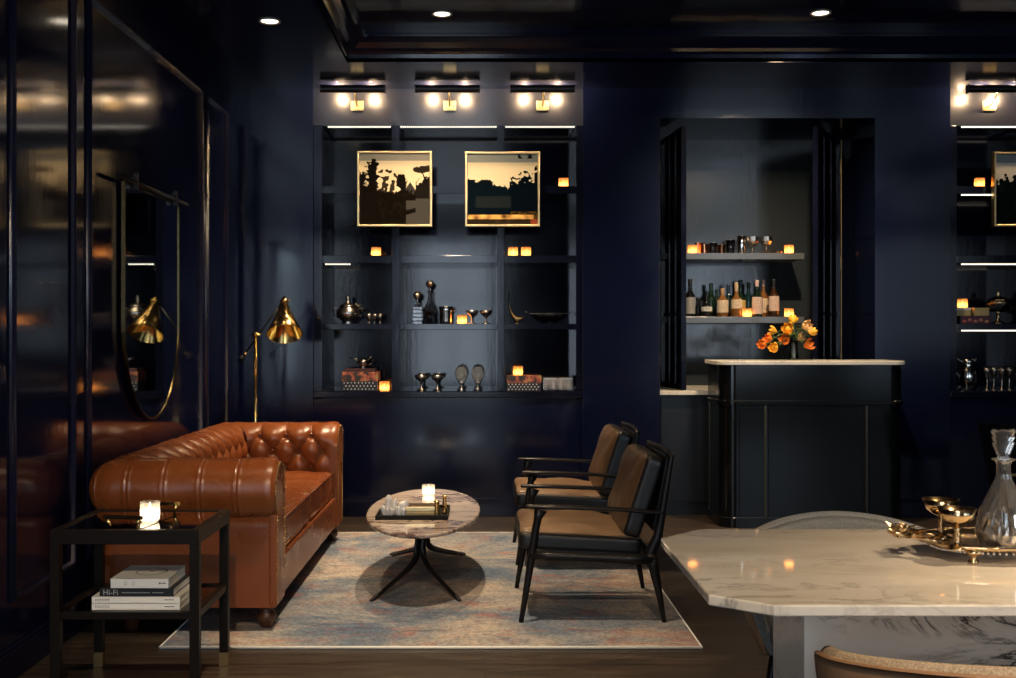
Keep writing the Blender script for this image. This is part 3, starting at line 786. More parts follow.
quartz((TRX - .125, Yt - .07, zt), 'tall cluster of white quartz points at the tray end by the sofa', [(0, 0, .020, .105, 0, 0), (.022, .012, .013, .085, 8, 0), (-.020, -.01, .014, .055, -12, 5), (-.004, -.018, .012, .045, 0, 14), (.012, -.012, .012, .038, 10, 10)], 1)
quartz((TRX - .062, Yt - .075, zt), 'rounded white quartz cluster beside the gilt slatted box', [(0, 0, .024, .075, 10, 0), (.018, .0, .016, .082, 8, 0), (-.014, -.01, .014, .05, -6, 6), (.01, -.018, .014, .045, 14, 10)], 2)
t = thing('gilt_box', 'low gilt box with horizontal slats lying on the black tray', 'box', (TRX + .035, Yt - .03, zt))
m = MB(); m.box(-.075, .075, -.06, .06, 0, .046, BRASSD)
m.build('box_body', t, bevel=.002)
m = MB()
for k in range(5):
    z = .004 + k * .009; m.box(-.078, .078, -.0635, .0635, z, z + .0045, BRASSL)
m.build('slat_bands', t)
def beads(loc, label, h, r):
    t = thing('gilt_beaded_vase', label, 'ornament', loc, 0, 'gilt beaded ornaments on the tray')
    m = MB(); prof = []; nb = 7
    for k in range(nb):
        for j in range(5):
            a = pi * j / 5; prof.append((r * (.55 + .45 * sin(a)), h * (k + j / 5) / nb))
    prof.append((r * .55, h)); m.lathe(prof, BRASS, n=14); m.build('beaded_stem', t); return t
b0 = beads((TRX + .122, Yt - .075, zt), 'shorter beaded gilt ornament next to the slatted box', .075, .016)
beads((TRX + .160, Yt - .02, zt), 'taller beaded gilt ornament at the far tray corner', .095, .013)
# ------------------------------------------------------------------ side table, tray, candle, books
SX0, SX1, SY0, SY1, SZ = -1.534, -1.008, 3.875, 4.345, .612
t = thing('side_table', 'dark metal side table with smoked glass top beside the sofa', 'side table', ((SX0 + SX1) / 2, (SY0 + SY1) / 2, 0))
L_ = .034
for (x, y) in ((SX0, SY0), (SX1 - L_, SY0), (SX0, SY1 - L_), (SX1 - L_, SY1 - L_)):
    m = MB(); m.box(x, x + L_, y, y + L_, .055, SZ - .05, BRONZE); lg = m.build('leg', t, world=True, bevel=.0015)
    m = MB(); m.box(x - .001, x + L_ + .001, y - .001, y + L_ + .001, 0, .055, BRASSD); c = m.build('foot_cap', lg, world=True, bevel=.001); c['label'] = 'aged brass foot cap'
m = MB(); m.frame((SX0, SY0, SZ - .05), (1, 0, 0), (0, 1, 0), (0, 0, 1), SX1 - SX0, SY1 - SY0, [(0, 0), (0, .050), (.030, .050), (.030, 0)], BRONZE, closed=True); m.build('top_frame', t, world=True, bevel=.0015)
m = MB(); m.box(SX0 + .03, SX1 - .03, SY0 + .03, SY1 - .03, SZ - .012, SZ - .003, SMOKE); m.build('glass_top', t, world=True)
m = MB(); m.frame((SX0 + .005, SY0 + .005, .296), (1, 0, 0), (0, 1, 0), (0, 0, 1), SX1 - SX0 - .01, SY1 - SY0 - .01, [(0, 0), (0, .026), (.026, .026), (.026, 0)], BRONZE, closed=True); m.build('shelf_frame', t, world=True, bevel=.0015)
m = MB(); m.box(SX0 + .03, SX1 - .03, SY0 + .03, SY1 - .03, .308, .316, SMOKE); m.build('glass_shelf', t, world=True)
t = thing('brass_handled_tray', 'small dark tray with brass handles on the side table', 'tray', (-1.274, 4.10, SZ - .003), -.13)
m = MB(); m.box(-.075, .075, -.165, .165, 0, .0022, SMOKE); m.build('tray_plate', t)
for sg in (-1, 1):
    y = sg * .165; m = MB(); m.box(-.072, .072, y - .007, y + .007, .032, .045, BRASS)
    m.tube([(-.062, y, .040), (-.050, y, .003)], .006, BRASS, 6); m.tube([(.062, y, .040), (.050, y, .003)], .006, BRASS, 6)
    m.build('handle', t)
candle('brightly glowing faceted glass candle on the smoked glass side table', (-1.238, 4.065, SZ + .002), .037, .070, glass=GLASSW, facets=10, strength=WAXB, fill=.66)
def book(name, label, x0, x1, y0, y1, z0, z1, cover, pages=WHITEP, skew=0, spine_front=True):
    t = thing(name, label, 'book', ((x0 + x1) / 2, (y0 + y1) / 2, z0), skew)
    w, d, h = (x1 - x0) / 2, (y1 - y0) / 2, z1 - z0
    m = MB(); m.box(-w, w, -d, d, 0, .0025, cover); m.box(-w, w, -d, d, h - .0025, h, cover); m.box(-w, w, -d, -d + .004, 0, h, cover)
    m.build('cover', t, bevel=.001)
    m = MB(); m.box(-w + .003, w - .003, -d + .003, d - .003, .0025, h - .0025, pages); m.build('pages', t)
    return t
zb = .316
Yb = SY0 + .06
bx = lambda px: wx(px, Yb)
b = book('book', 'cream-spined book at the bottom of the stack under the side table', bx(91.7), bx(180), Yb, Yb + .30, zb, zb + .024, WHITEP, skew=0)
def spine_marks(t, w, d, h):
    m = MB()
    random.seed(int(h * 1e4) + 3)
    for k in range(9):
        x = -w + .012 + k * .006; m.box(x, x + .004, -d - .0006, -d + .001, h * .55, h * .66, INK); m.box(x, x + .003, -d - .0006, -d + .001, h * .32, h * .42, INK)
    for k in range(7):
        x = w - .055 + k * .005; m.box(x, x + .0035, -d - .0006, -d + .001, h * .45, h * .58, INK)
    m.build('spine_lettering', t)
spine_marks(b, (bx(180) - bx(91.7)) / 2, .15, .024)
b = book('book', 'cream-spined book second from bottom, directly beneath the black book', bx(91.7), bx(180), Yb, Yb + .30, zb + .0242, zb + .048, WHITEP)
spine_marks(b, (bx(180) - bx(91.7)) / 2, .15, .024)
b = book('book', 'black hardcover book titled Hi-Fi on its spine', bx(99.5), bx(173.5), Yb, Yb + .26, zb + .0482, zb + .0775, COVERB)
w3 = (bx(173.5) - bx(99.5)) / 2
text('Hi-Fi', .028, INKW, (-w3 + .012, -.1305, .014), (pi / 2, 0, 0), b, 'spine_title')
m = MB()
for k in range(34):
    x = -w3 + .080 + k * .0044; 
    if k not in (23, 24): m.box(x, x + .003, -.1306, -.129, .0125, .0155, INKW)
m.build('spine_lettering', b)
b = book('book', 'pale hardcover book with thin black circle on its cover, topmost in stack', bx(110.5), bx(168.5), Yb + .0, Yb + .23, zb + .0777, zb + .113, COVERW)
w4 = (bx(168.5) - bx(110.5)) / 2
m = MB(); ro, ri = .056, .052
n = 40; vs = []; fs = []
for k in range(n):
    a = 2 * pi * k / n
    for r_ in (ri, ro): vs.append((r_ * cos(a) + .01, r_ * 1.1 * sin(a) + .0, .0357))
for k in range(n): fs.append((2 * k, 2 * k + 1, (2 * k + 3) % (2 * n), (2 * k + 2) % (2 * n)))
m.add(vs, fs, INK); m.lathe([(.007, .0355), (.007, .0357), (.002, .0358)], INK, (.01, 0, 0), 12)
m.build('cover_emblem', b)
m = MB(); 
for xx in (-.050, -.022): m.tube([(xx + .005 * cos(2 * pi * k / 12), -.1153, .0175 + .006 * sin(2 * pi * k / 12)) for k in range(12)], .0007, INK, 5, closed=True)
m.build('spine_emblem', b); m = MB()
m.box(w4 - .034, w4 - .028, -.1155, -.114, .015, .021, INK); m.box(w4 - .025, w4 - .010, -.1155, -.114, .0165, .0195, INK)
m.build('spine_lettering', b)
# ------------------------------------------------------------------ mirror
MY0, MY1, MZ1, MZ0 = 5.375, 6.335, 2.050, .852
Rm = .48; zc = MZ0 + Rm + .02
def ushape(off, n=40):
    out = [(MY0 + off, MZ1 - off)]
    for k in range(n + 1):
        a = pi + pi * k / n; out.append((5.855 + (Rm - off) * cos(a), zc + (Rm + .02 - off) * sin(a)))
    out.append((MY1 - off, MZ1 - off)); return out
t = thing('wall_mirror', 'tall brass-edged mirror with rounded bottom hanging on the panelled wall', 'mirror', (XL, 5.855, MZ0))
o_, i_ = ushape(0), ushape(.010); n = len(o_); X0, X1 = XL + .012, XL + .032
vs = [(X0, y, z) for y, z in o_] + [(X1, y, z) for y, z in o_] + [(X1, y, z) for y, z in i_] + [(X0, y, z) for y, z in i_]
fs = []
for a in range(4):
    b_ = (a + 1) % 4
    for k in range(n): fs.append((a * n + k, a * n + (k + 1) % n, b_ * n + (k + 1) % n, b_ * n + k))
MB().add(vs, fs, FRAMEM).build('frame', t, world=True)
vs = [(X1 - .006, y, z) for y, z in i_] + [(X0, y, z) for y, z in i_]
fs = [tuple(range(n)), tuple(range(n, 2 * n))[::-1]] + [(k, (k + 1) % n, n + (k + 1) % n, n + k) for k in range(n)]
MB().add(vs, fs, MIRROR).build('mirror_glass', t, world=True)
m = MB(); m.tube([(XL + .045, 5.21, MZ1 + .012), (XL + .045, 6.45, MZ1 + .012)], .010, BLACKM, 10); m.build('hanging_rod', t, world=True)
for y in (5.50, 6.20):
    m = MB(); m.tube([(XL, y, MZ1 + .035), (XL + .045, y, MZ1 + .035)], .012, BLACKM, 10); m.box(XL + .034, XL + .056, y - .008, y + .008, MZ1 - .02, MZ1 + .06, BLACKM); m.build('bracket', t, world=True)
# ------------------------------------------------------------------ floor lamp
LY = 7.32; lx = wx(255.5, LY)
t = thing('floor_lamp', 'polished brass pharmacy floor lamp with cone shade behind sofa', 'floor lamp', (lx, LY, 0))
m = MB(); m.lathe([(.13, 0), (.13, .012), (.12, .020), (.02, .026), (.012, .05)], BRASS, n=32); m.build('base', t)
m = MB(); m.tube([(0, 0, .03), (0, 0, 1.285)], .011, BRASS, 14); m.lathe([(.014, .76), (.014, .775)], BRASS, n=14); m.build('pole', t)
m = MB(); m.ball((0, 0, 1.300), .020, BRASS, 12); m.tube([(-.028, 0, 1.302), (.034, 0, 1.302)], .010, BRASS, 10); m.tube([(0, -.03, 1.30), (0, .02, 1.30)], .009, BRASS, 10); m.build('joint', t)
ax, az = wx(283, LY) - lx, wz(303, LY); bx_, bz = wx(242.5, LY) - lx, wz(357, LY)
m = MB(); m.tube([(bx_, .0, bz), (ax - .01, .0, az)], .0065, BLACKM, 10); m.build('arm', t)
m = MB(); dv = Vector((ax - bx_, 0, az - bz)).normalized(); p0 = Vector((bx_, 0, bz)); m.tube([p0 - dv * .035, p0 + dv * .01], .017, BLACKM, 12); m.tube([p0 + dv * .02, p0 + dv * .04], .010, BRASS, 10); c = m.build('counterweight', t)
Ms = Matrix.Translation((ax + .008, 0, az + .012)) @ Matrix.Rotation(R(-7), 4, 'Y') @ Matrix.Rotation(R(-31), 4, 'X')
m = MB(); m.lathe([(.116, -.255), (.1165, -.258), (.118, -.256), (.074, -.155), (.034, -.045), (.022, -.030), (.020, -.005), (.001, -.003)], BRASS, (0, 0, 0), 40, M=Ms, caps=False)
m.lathe([(.115, -.255), (.072, -.155), (.031, -.045), (.001, -.035)], BRASS, (0, 0, 0), 40, M=Ms, caps=False); m.build('shade', t)
m = MB(); m.lathe([(.024, -.012), (.026, 0), (.024, .014), (.014, .020), (.012, .032), (.001, .034)], BRASS, n=16, M=Ms); m.tube([Ms @ Vector((-.032, 0, .0)), Ms @ Vector((.036, 0, .0))], .009, BRASS, 10); m.build('shade_cap', t)
# ------------------------------------------------------------------ bar
BX0, BX1, BY0, BY1 = 1.590, 2.836, 7.41, 7.845
t = thing('bar_counter', 'charcoal bar counter with rounded corners and pale marble top', 'bar', ((BX0 + BX1) / 2, (BY0 + BY1) / 2, 0))
W = dict(world=True)
m = MB(); m.prism(rrect(BX0, BX1, BY0, BY1, .10, 10, (1, 0, 0, 1)), .859, 1.098, BARP); m.build('upper_body', t, **W)
m = MB(); m.prism(rrect(BX0 - .012, BX1 + .012, BY0 - .012, BY1, .112, 10, (1, 0, 0, 1)), .825, .859, BARP, inset=.006); m.build('ledge_moulding', t, **W)
m = MB(); m.prism(rrect(BX0 + .004, BX1 - .004, BY0 + .004, BY1, .10, 10, (1, 0, 0, 1)), .07, .825, BARP); m.build('lower_body', t, **W)
m = MB(); m.prism(rrect(BX0 - .006, BX1 + .006, BY0 - .006, BY1, .106, 10, (1, 0, 0, 1)), 0, .07, BARP, inset=.003); m.build('plinth', t, **W)
m = MB(); m.prism(rrect(BX0 - .022, BX1 + .010, BY0 - .020, BY1 + .005, .08, 10, (1, 0, 0, 1)), 1.098, 1.125, MARBLE_B, inset=.003); c = m.build('countertop', t, **W); c['label'] = 'pale marble countertop'
for px in (765.3, 866.4):
    x = wx(px, BY0); m = MB(); m.box(x - .0045, x + .0045, BY0 - .001, BY0 + .006, .07, .825, FRAMEM); m.box(x + .006, x + .012, BY0 + .000, BY0 + .006, .07, .825, BLACKP); m.build('brass_strip', t, **W)
m = MB(); m.box(BX0 + .0, BX0 + .006, BY1 - .03, BY1 - .022, .07, .825, FRAMEM); m.build('brass_strip', t, **W)
for a, b in ((BX0 + .12, wx(763, BY0)), (wx(768, BY0), wx(864, BY0)), (wx(869, BY0), BX1 - .11)):
    m = MB(); m.box(a + .004, b - .004, BY0 - .0025, BY0 + .006, .085, .812, BARP); m.build('front_panel', t, bevel=.002, **W)
# niche: counter, cabinet carcass, shelves, doors
t = thing('back_bar_cabinet', 'black back-bar base cabinet with stone counter inside the niche', 'cabinet', (2.0, 8.3, 0))
m = MB(); m.box(OX0 + .002, OX1 - .002, 7.95, YN - .002, .0, .87, BLACKP); m.build('cabinet_body', t, **W)
m = MB(); m.box(OX0 + .002, OX1 - .002, 7.88, YN - .002, .87, .90, MARBLE_B); m.build('stone_counter', t, bevel=.002, **W)
for px0, px1 in ((663, 707),):
    m = MB(); m.box(OX0 + .02, OX0 + .45, 7.935, 7.95, .10, .85, BLACKP); c = m.build('cabinet_door', t, bevel=.002, **W)
for z, lb in ((wz(253, 8.35), 'upper floating shelf in the bar niche holding glassware'), (wz(316.7, 8.35), 'lower floating shelf in the bar niche holding bottles')):
    m = MB(); m.box(OX0 + .003, 2.424, 8.35, YN, z - .048, z, NSHELF); o = m.build('niche_shelf', bevel=.002); tag(o, lb, 'shelf', 'floating shelves in the bar niche')
def glass_door(name, hx, hy, nx, ny, label):
    d = Vector((nx - hx, ny - hy, 0)); w = d.length; d.normalize(); nrm = Vector((-d.y, d.x, 0))
    t = thing('cabinet_door', label, 'glass door', (hx, hy, .905)); h = 1.895
    m = MB(); m.frame(Vector((hx, hy, .905)) - nrm * .018, d, (0, 0, 1), nrm, w, h, [(0, 0), (0, .036), (.045, .036), (.045, 0)], SHELFP, closed=True); m.build('door_frame', t, **W)
    O = Vector((hx, hy, .905)) + d * .045 + Vector((0, 0, .045))
    m = MB(); a = O - nrm * .003; b = O + d * (w - .09) - nrm * .003
    q = Vector((0, 0, h - .09)); tn = nrm * .006; m.add([a, b, b + q, a + q, a + tn, b + tn, b + q + tn, a + q + tn], [(0, 1, 2, 3), (4, 5, 6, 7), (0, 1, 5, 4), (2, 3, 7, 6), (1, 2, 6, 5), (0, 3, 7, 4)], GLASSD); m.build('glass_pane', t, **W)
    m = MB()
    for fz in (.28, .60):
        p = O + q * fz; M4 = Matrix.Translation(p) @ Matrix(((d.x, nrm.x, 0, 0), (d.y, nrm.y, 0, 0), (0, 0, 1, 0), (0, 0, 0, 1)))
        m.box(0, w - .09, -.010, .010, -.012, .012, SHELFP, M4)
    for fx in (.34, .67):
        M4 = Matrix.Translation(O) @ Matrix(((d.x, nrm.x, 0, 0), (d.y, nrm.y, 0, 0), (0, 0, 1, 0), (0, 0, 0, 1)))
        m.box((w - .09) * fx - .008, (w - .09) * fx + .008, -.008, .008, 0, h - .09, SHELFP, M4)
    m.build('glazing_bars', t, **W)
    M4 = Matrix.Translation((hx, hy, .905)) @ Matrix(((d.x, nrm.x, 0, 0), (d.y, nrm.y, 0, 0), (0, 0, 1, 0), (0, 0, 0, 1)))
    m = MB(); 
    for zz in (.2, .95, 1.7): m.box(-.012, .01, -.022, .022, zz - .05, zz + .05, BRASSD, M4)
    m.box(-.003, .003, -.021, .021, 0, h, BRASSD, M4); m.build('hinge', t, **W)
glass_door('l', 1.368, 8.50, 1.429, 7.905, 'open glazed niche door on the side next to the shelving pier')
glass_door('r', 2.735, 8.50, 2.372, 7.905, 'open glazed niche door on the side beyond the flowers')
# ------------------------------------------------------------------ small shelf objects
YI = 8.02
Z1, Z2, Z3, Z4 = 2.368, 1.8706, 1.380, .8986
VC = [  # px, Y, z, label
    (563.5, 7.97, Z1, 'lit votive candle on the highest shelf, right of the orange-glow print'),
    (376, 7.99, Z2, 'lit votive candle on the shelf just under the cypress print'),
    (513, 7.98, Z2, 'lit votive candle under the second print, the one nearer the divider'),
    (526, 7.98, Z2, 'lit votive candle under the second print, the one farther from the divider'),
    (462, YI, Z3, 'lit votive candle between the glass jug and the dark goblets'),
    (384.5, 7.98, Z4, 'lit votive candle beside the stacked patterned boxes with a creamer'),
    (979.5, 7.97, Z1, 'lit votive candle on the top shelf beside the cropped picture'),
]
cp = None
for (px, Y, z, lb) in VC:
    if cp is None: cp = candle(lb, (wx(px, Y), Y, z + .0005))
    else: dup(cp, (wx(px, Y), Y, z + .0005), None, lb)
dup(cp, (wx(518, 8.0), 8.0, Z4 + .110), None, 'lit votive candle on top of the black dotted floral box')
dup(cp, (wx(962.5, 8.0), 8.0, Z3 + .118), None, 'lit votive candle on top of two small cream boxes')
ZU, ZL = wz(253, 8.35), wz(316.7, 8.35)
for (px, z, lb) in ((692.5, ZU, 'lit votive candle at the door end of the upper niche shelf, beside copper glasses'), (789, ZU, 'lit votive candle alone near the free end of the upper niche shelf'),
                    (747, ZL, 'lit votive candle standing in front of the bottles on the lower niche shelf'), (789, ZL, 'lit votive candle just above the orange flowers on the lower niche shelf')):
    dup(cp, (wx(px, 8.42), 8.42, z + .0005), None, lb)
def lathe_thing(name, label, cat, px, Y, z, parts, group=None, n=22, **kw):
    t = thing(name, label, cat, (wx(px, Y), Y, z + .0005), 0, group)
    for (pn, prof, mat, extra) in parts:
        m = MB(); m.lathe(prof, mat, n=n, **extra); m.build(pn, t)
    return t
# silver sugar bowl
t = lathe_thing('sugar_bowl', 'lidded two-handled silver sugar bowl on the shelf by the corner', 'bowl', 348, YI, Z3, [
    ('bowl_body', [(.045, 0), (.050, .004), (.036, .014), (.048, .024), (.078, .05), (.086, .078), (.078, .105), (.060, .118), (.062, .124)], SILVERD, dict(ripple=.025, rn=12)),
    ('lid', [(.064, .124), (.058, .136), (.036, .150), (.014, .160), (.010, .168), (.020, .182), (.014, .198), (.002, .212)], SILVERD, dict())])
for sg in (-1, 1):
    m = MB(); m.tube([(sg * .070, 0, .105), (sg * .098, 0, .118), (sg * .112, 0, .095), (sg * .100, 0, .065), (sg * .074, 0, .045)], .005, SILVERD, 8); m.build('handle', t)
c0 = None
for i, (px, yy, lb) in enumerate(((369, 7.98, 'small dark metal cup nearest the lidded sugar bowl'), (374.5, 8.05, 'small dark metal cup in the middle of three beside sugar bowl'), (380, 8.0, 'small dark metal cup farthest from the sugar bowl'))):
    if c0 is None:
        c0 = lathe_thing('small_cup', lb, 'cup', px, yy, Z3, [('cup_body', [(.016, 0), (.018, .003), (.008, .012), (.010, .022), (.022, .038), (.026, .055), (.025, .075), (.023, .075), (.020, .04), (.001, .028)], SILVERD, dict())], 'small dark cups beside the sugar bowl')
        m = MB(); m.tube([(.024, 0, .065), (.038, 0, .060), (.038, 0, .042), (.022, 0, .036)], .003, SILVERD, 6); m.build('handle', c0)
    else: dup(c0, (wx(px, yy), yy, Z3 + .0005), .5 * i, lb)
# decanters
t = thing('square_decanter', 'short square cut-glass decanter with ball stopper on shelf', 'decanter', (wx(417.5, YI), YI, Z3 + .0005))
m = MB(); m.prism(rrect(-.038, .038, -.038, .038, .008, 3), 0, .125, GLASSK, inset=.004)
for k in range(4):
    for j in range(4): m.ball((-.028 + .0187 * j, -.038, .02 + .028 * k), .008, GLASSK, 6, 1, .4, 1)
m.lathe([(.028, .125), (.016, .135), (.014, .155), (.022, .160)], GLASSK, n=14); m.build('decanter_body', t)
m = MB(); m.lathe([(.012, .160), (.010, .172), (.026, .190), (.032, .208), (.026, .226), (.012, .238), (.001, .240)], SILVERD, n=10, smooth=False); m.build('stopper', t)
t = thing('tall_decanter', 'tall patterned glass decanter with round stopper on the shelf', 'decanter', (wx(430, YI), YI, Z3 + .0005))
m = MB(); m.lathe([(.046, 0), (.050, .006), (.048, .06), (.046, .10), (.030, .14), (.016, .17), (.014, .22), (.020, .24), (.014, .245)], GLASSK, n=16, smooth=False, ripple=.05, rn=8)
m.lathe([(.034, .004), (.036, .05), (.034, .09), (.001, .092)], BOTTLES['brown'], n=12); m.build('decanter_body', t)
m = MB(); m.lathe([(.012, .245), (.010, .262), (.024, .272), (.032, .292), (.024, .312), (.001, .320)], SILVERD, n=12, smooth=False); m.build('stopper', t)
t = lathe_thing('glass_jug', 'clear straight-sided glass jug with silver rim beside the decanters', 'jug', 446, YI, Z3, [
    ('jug_body', [(.040, 0), (.044, .004), (.046, .02), (.047, .10), (.052, .126), (.050, .127), (.044, .10), (.042, .012), (.001, .01)], SILVER, dict(ripple=.05, rn=10))])
m = MB(); m.tube([(.048, 0, .115), (.066, 0, .118), (.064, 0, .10), (.048, 0, .09)], .004, SILVERD, 8); m.build('rim_handle', t)
GB = [(.028, 0), (.028, .004), (.010, .010), (.006, .025), (.008, .045), (.012, .052), (.034, .068), (.044, .092), (.041, .092), (.030, .072), (.001, .060)]
g0 = None
for (px, yy, z, lb, sc) in ((472, YI, Z3, 'dark metal coupe goblet right beside the shelf candle', 1.08), (486, YI, Z3, 'dark metal coupe goblet near the divider, away from the candle', 1.08),
                     (421.5, 8.0, Z4, 'dark squat goblet on the lowest shelf nearest the candlelit boxes', 1.2), (437.5, 8.0, Z4, 'dark squat goblet on lowest shelf, nearer the silver pineapple ornaments', 1.2)):
    if g0 is None: g0 = lathe_thing('metal_goblet', lb, 'goblet', px, yy, z, [('goblet_body', GB, SILVERD, dict())], 'dark metal goblets on the shelves'); g0.scale = (sc,) * 3
    else: dup(g0, (wx(px, yy), yy, z + .0005), None, lb, None, sc)
p0 = None
for (px, lb) in ((461.5, 'silver pineapple-shaped ornament nearer the dark goblets'), (478, 'silver pineapple-shaped ornament nearer the divider')):
    if p0 is None:
        p0 = thing('pineapple_ornament', lb, 'ornament', (wx(px, 8.0), 8.0, Z4 + .0005), 0, 'silver pineapple ornaments')
        m = MB(); m.lathe([(.032, 0), (.032, .006), (.014, .016), (.010, .04), (.022, .052), (.026, .06)], SILVER, n=16); m.build('pedestal', p0)
        m = MB()
        for i in range(9):
            zz = .065 + i * .0125; rr = .036 * sin(pi * (i + 1.2) / 11.2) + .004
            for k in range(9):
                a = 2 * pi * (k + .5 * (i % 2)) / 9; m.ball((rr * cos(a), rr * sin(a), zz), .0088, SILVER, 6)
        m.lathe([(.020, .06), (.034, .10), (.030, .14), (.012, .172), (.001, .186)], SILVER, n=14); m.build('scaled_body', p0)
    else: dup(p0, (wx(px, 8.0), 8.0, Z4 + .0005), .4, lb)
# boxes
def dotted(name, label, x0, x1, Y, z0, h, d, mats=None):
    t = thing(name, label, 'box', ((x0 + x1) / 2, Y + d / 2, z0 + .0005)); w = (x1 - x0) / 2
    m = MB(); m.box(-w, w, -d / 2, d / 2, 0, h * .5, CANDYBOX)
    m.build('box_base', t, bevel=.002)
    m = MB()
    for r_ in range(3):
        for k in range(9):
            xx = -w + .012 + (k + .5 * (r_ % 2)) * (2 * w - .02) / 9; m.ball((xx, -d / 2, h * .5 * (r_ + .5) / 3), .0045, COVERW, 6, 1, .3, 1)
    m.build('dot_pattern', t)
    m = MB(); m.box(-w - .003, w + .003, -d / 2 - .003, d / 2 + .003, h * .5, h, FLORAL); m.build('lid', t, bevel=.002)
    return t
FLORAL = principled('floral_print_paper', (.3, .1, .08), .5)
def _fl(m):
    v = coords(m); vo = nd(m, 'ShaderNodeTexVoronoi'); vo.inputs['Scale'].default_value = 38; ln(m, v, vo.inputs['Vector'])
    n = noise_n(m, v, 24, 3)
    c = ramp(m, n, [(.35, (.02, .02, .015)), (.45, (.22, .05, .03)), (.55, (.42, .12, .05)), (.62, (.30, .22, .06)), (.72, (.05, .05, .03))], 'CONSTANT')
    ln(m, c, bsdf(m).inputs['Base Color'])
_fl(FLORAL)
dotted('patterned_box', 'taller black dotted box with floral lid under the creamer', wx(343, 7.95), wx(378, 7.95), 7.92, Z4, .135, .2)
t = thing('book_slab', 'dark maroon flat book lying on the patterned box under the creamer', 'book', (wx(360.5, 8.0), 8.02, Z4 + .1362))
m = MB(); m.box(-.11, .11, -.085, .085, 0, .022, principled('maroon_cloth', (.05, .014, .014), .5)); m.build('cover', t, bevel=.002); m = MB(); m.box(-.106, .112, -.083, .083, .004, .018, COVERB); m.build('pages', t)
t = lathe_thing('creamer', 'silver boat-shaped creamer on top of the stacked boxes', 'jug', 363, 8.0, Z4 + .1584, [
    ('creamer_body', [(.026, 0), (.028, .004), (.014, .012), (.030, .024), (.040, .045), (.036, .064), (.033, .064), (.034, .045), (.001, .025)], SILVERD, dict())])
m = MB(); m.tube([(.034, 0, .055), (.060, 0, .085), (.074, 0, .07), (.066, 0, .035), (.036, 0, .025)], .004, SILVERD, 8); m.build('handle', t)
m = MB(); m.tube([(-.03, 0, .052), (-.06, 0, .070), (-.092, 0, .080)], [.014, .010, .006], SILVERD, 8, flat=.6); m.build('spout', t)
dotted('patterned_box', 'low black dotted floral box carrying a lit candle', wx(507, 7.96), wx(541, 7.96), 7.93, Z4, .108, .2)
t = thing('silver_casket', 'rectangular embossed silver casket beside the dotted box', 'box', (wx(557.5, 8.0), 8.02, Z4 + .0005))
m = MB(); m.box(-.105, .105, -.07, .07, .006, .078, SILVERD)
for i in range(11):
    for j in range(4): m.ball((-.094 + .0188 * i, -.070, .016 + .017 * j), .0075 + .002 * ((i * 7 + j * 3) % 3), SILVERD, 6, 1, .5, 1)
m.build('casket_body', t, bevel=0)
m = MB(); m.box(-.109, .109, -.074, .074, .078, .094, SILVERD); m.ball((0, -.074, .082), .012, SILVERD, 8); m.build('lid', t, bevel=.003)
# swan-neck brass ornament and black bowl
t = thing('bird_ornament', 'slender gilt bird figurine with long raised neck on shelf', 'figurine', (wx(517, YI), YI, Z3 + .0005))
m = MB(); m.tube([(-.055, 0, .24), (-.062, 0, .20), (-.060, 0, .14), (-.045, 0, .09), (-.025, 0, .055), (-.005, 0, .035), (.03, 0, .038), (.055, 0, .052)], [.003, .004, .005, .007, .014, .022, .014, .004], BRASSD, 10); m.build('bird_body', t)
m = MB(); m.lathe([(.024, 0), (.022, .004), (.006, .012), (.005, .03)], BRASSD, n=12); m.build('stand', t)
t = lathe_thing('fluted_bowl', 'wide black fluted bowl with scalloped silver-beaded rim on shelf', 'bowl', 549, YI, Z3, [
    ('bowl_body', [(.05, 0), (.052, .004), (.04, .012), (.075, .022), (.115, .048), (.135, .072), (.131, .074), (.105, .05), (.04, .022), (.001, .02)], BLACKM, dict(ripple=.05, rn=14))], n=56)
m = MB()
for k in range(28):
    a = 2 * pi * k / 28; m.ball((.135 * cos(a), .135 * sin(a), .075), .0045, SILVER, 6)
m.build('beaded_rim', t)
m = MB(); m.tube([(-.13, 0, .065), (-.160, 0, .085), (-.175, 0, .09)], .004, BLACKM, 6); m.tube([(.13, 0, .065), (.155, 0, .085), (.165, 0, .09)], .004, BLACKM, 6); m.build('handle', t)
# right bay objects
MAROON = principled('plum_box_paper', (.06, .015, .03), .5); CREAMB = principled('cream_gilt_box_paper', (.45, .34, .14), .5)
t = thing('plum_box', 'plum floral box under two small cream boxes', 'box', (wx(972, 8.0), 8.02, Z3 + .0005)); m = MB(); m.box(-.112, .112, -.08, .08, 0, .058, MAROON); m.build('box_body', t, bevel=.002)
m = MB(); 
for k in range(5): m.ball((-.08 + .04 * k, -.08, .018 + .01 * (k % 2)), .016, principled('pink_print_%d' % k, (.35, .08 + .03 * k, .09), .5), 8, 1, .06, .7)
m.build('flower_pattern', t)
for px, lb in ((962, 'small cream and gilt box under the candle, on the plum box'), (980, 'small cream and gilt box on the plum box, without a candle')):
    t = thing('cream_box', lb, 'box', (wx(px, 8.0), 8.02, Z3 + .0592), 0, 'small cream boxes'); m = MB(); m.box(-.052, .052, -.05, .05, 0, .040, CREAMB); m.build('box_body', t, bevel=.002); m = MB(); m.box(-.053, .053, -.051, .051, .040, .058, COVERW if px < 970 else CREAMB); m.build('lid', t, bevel=.002)
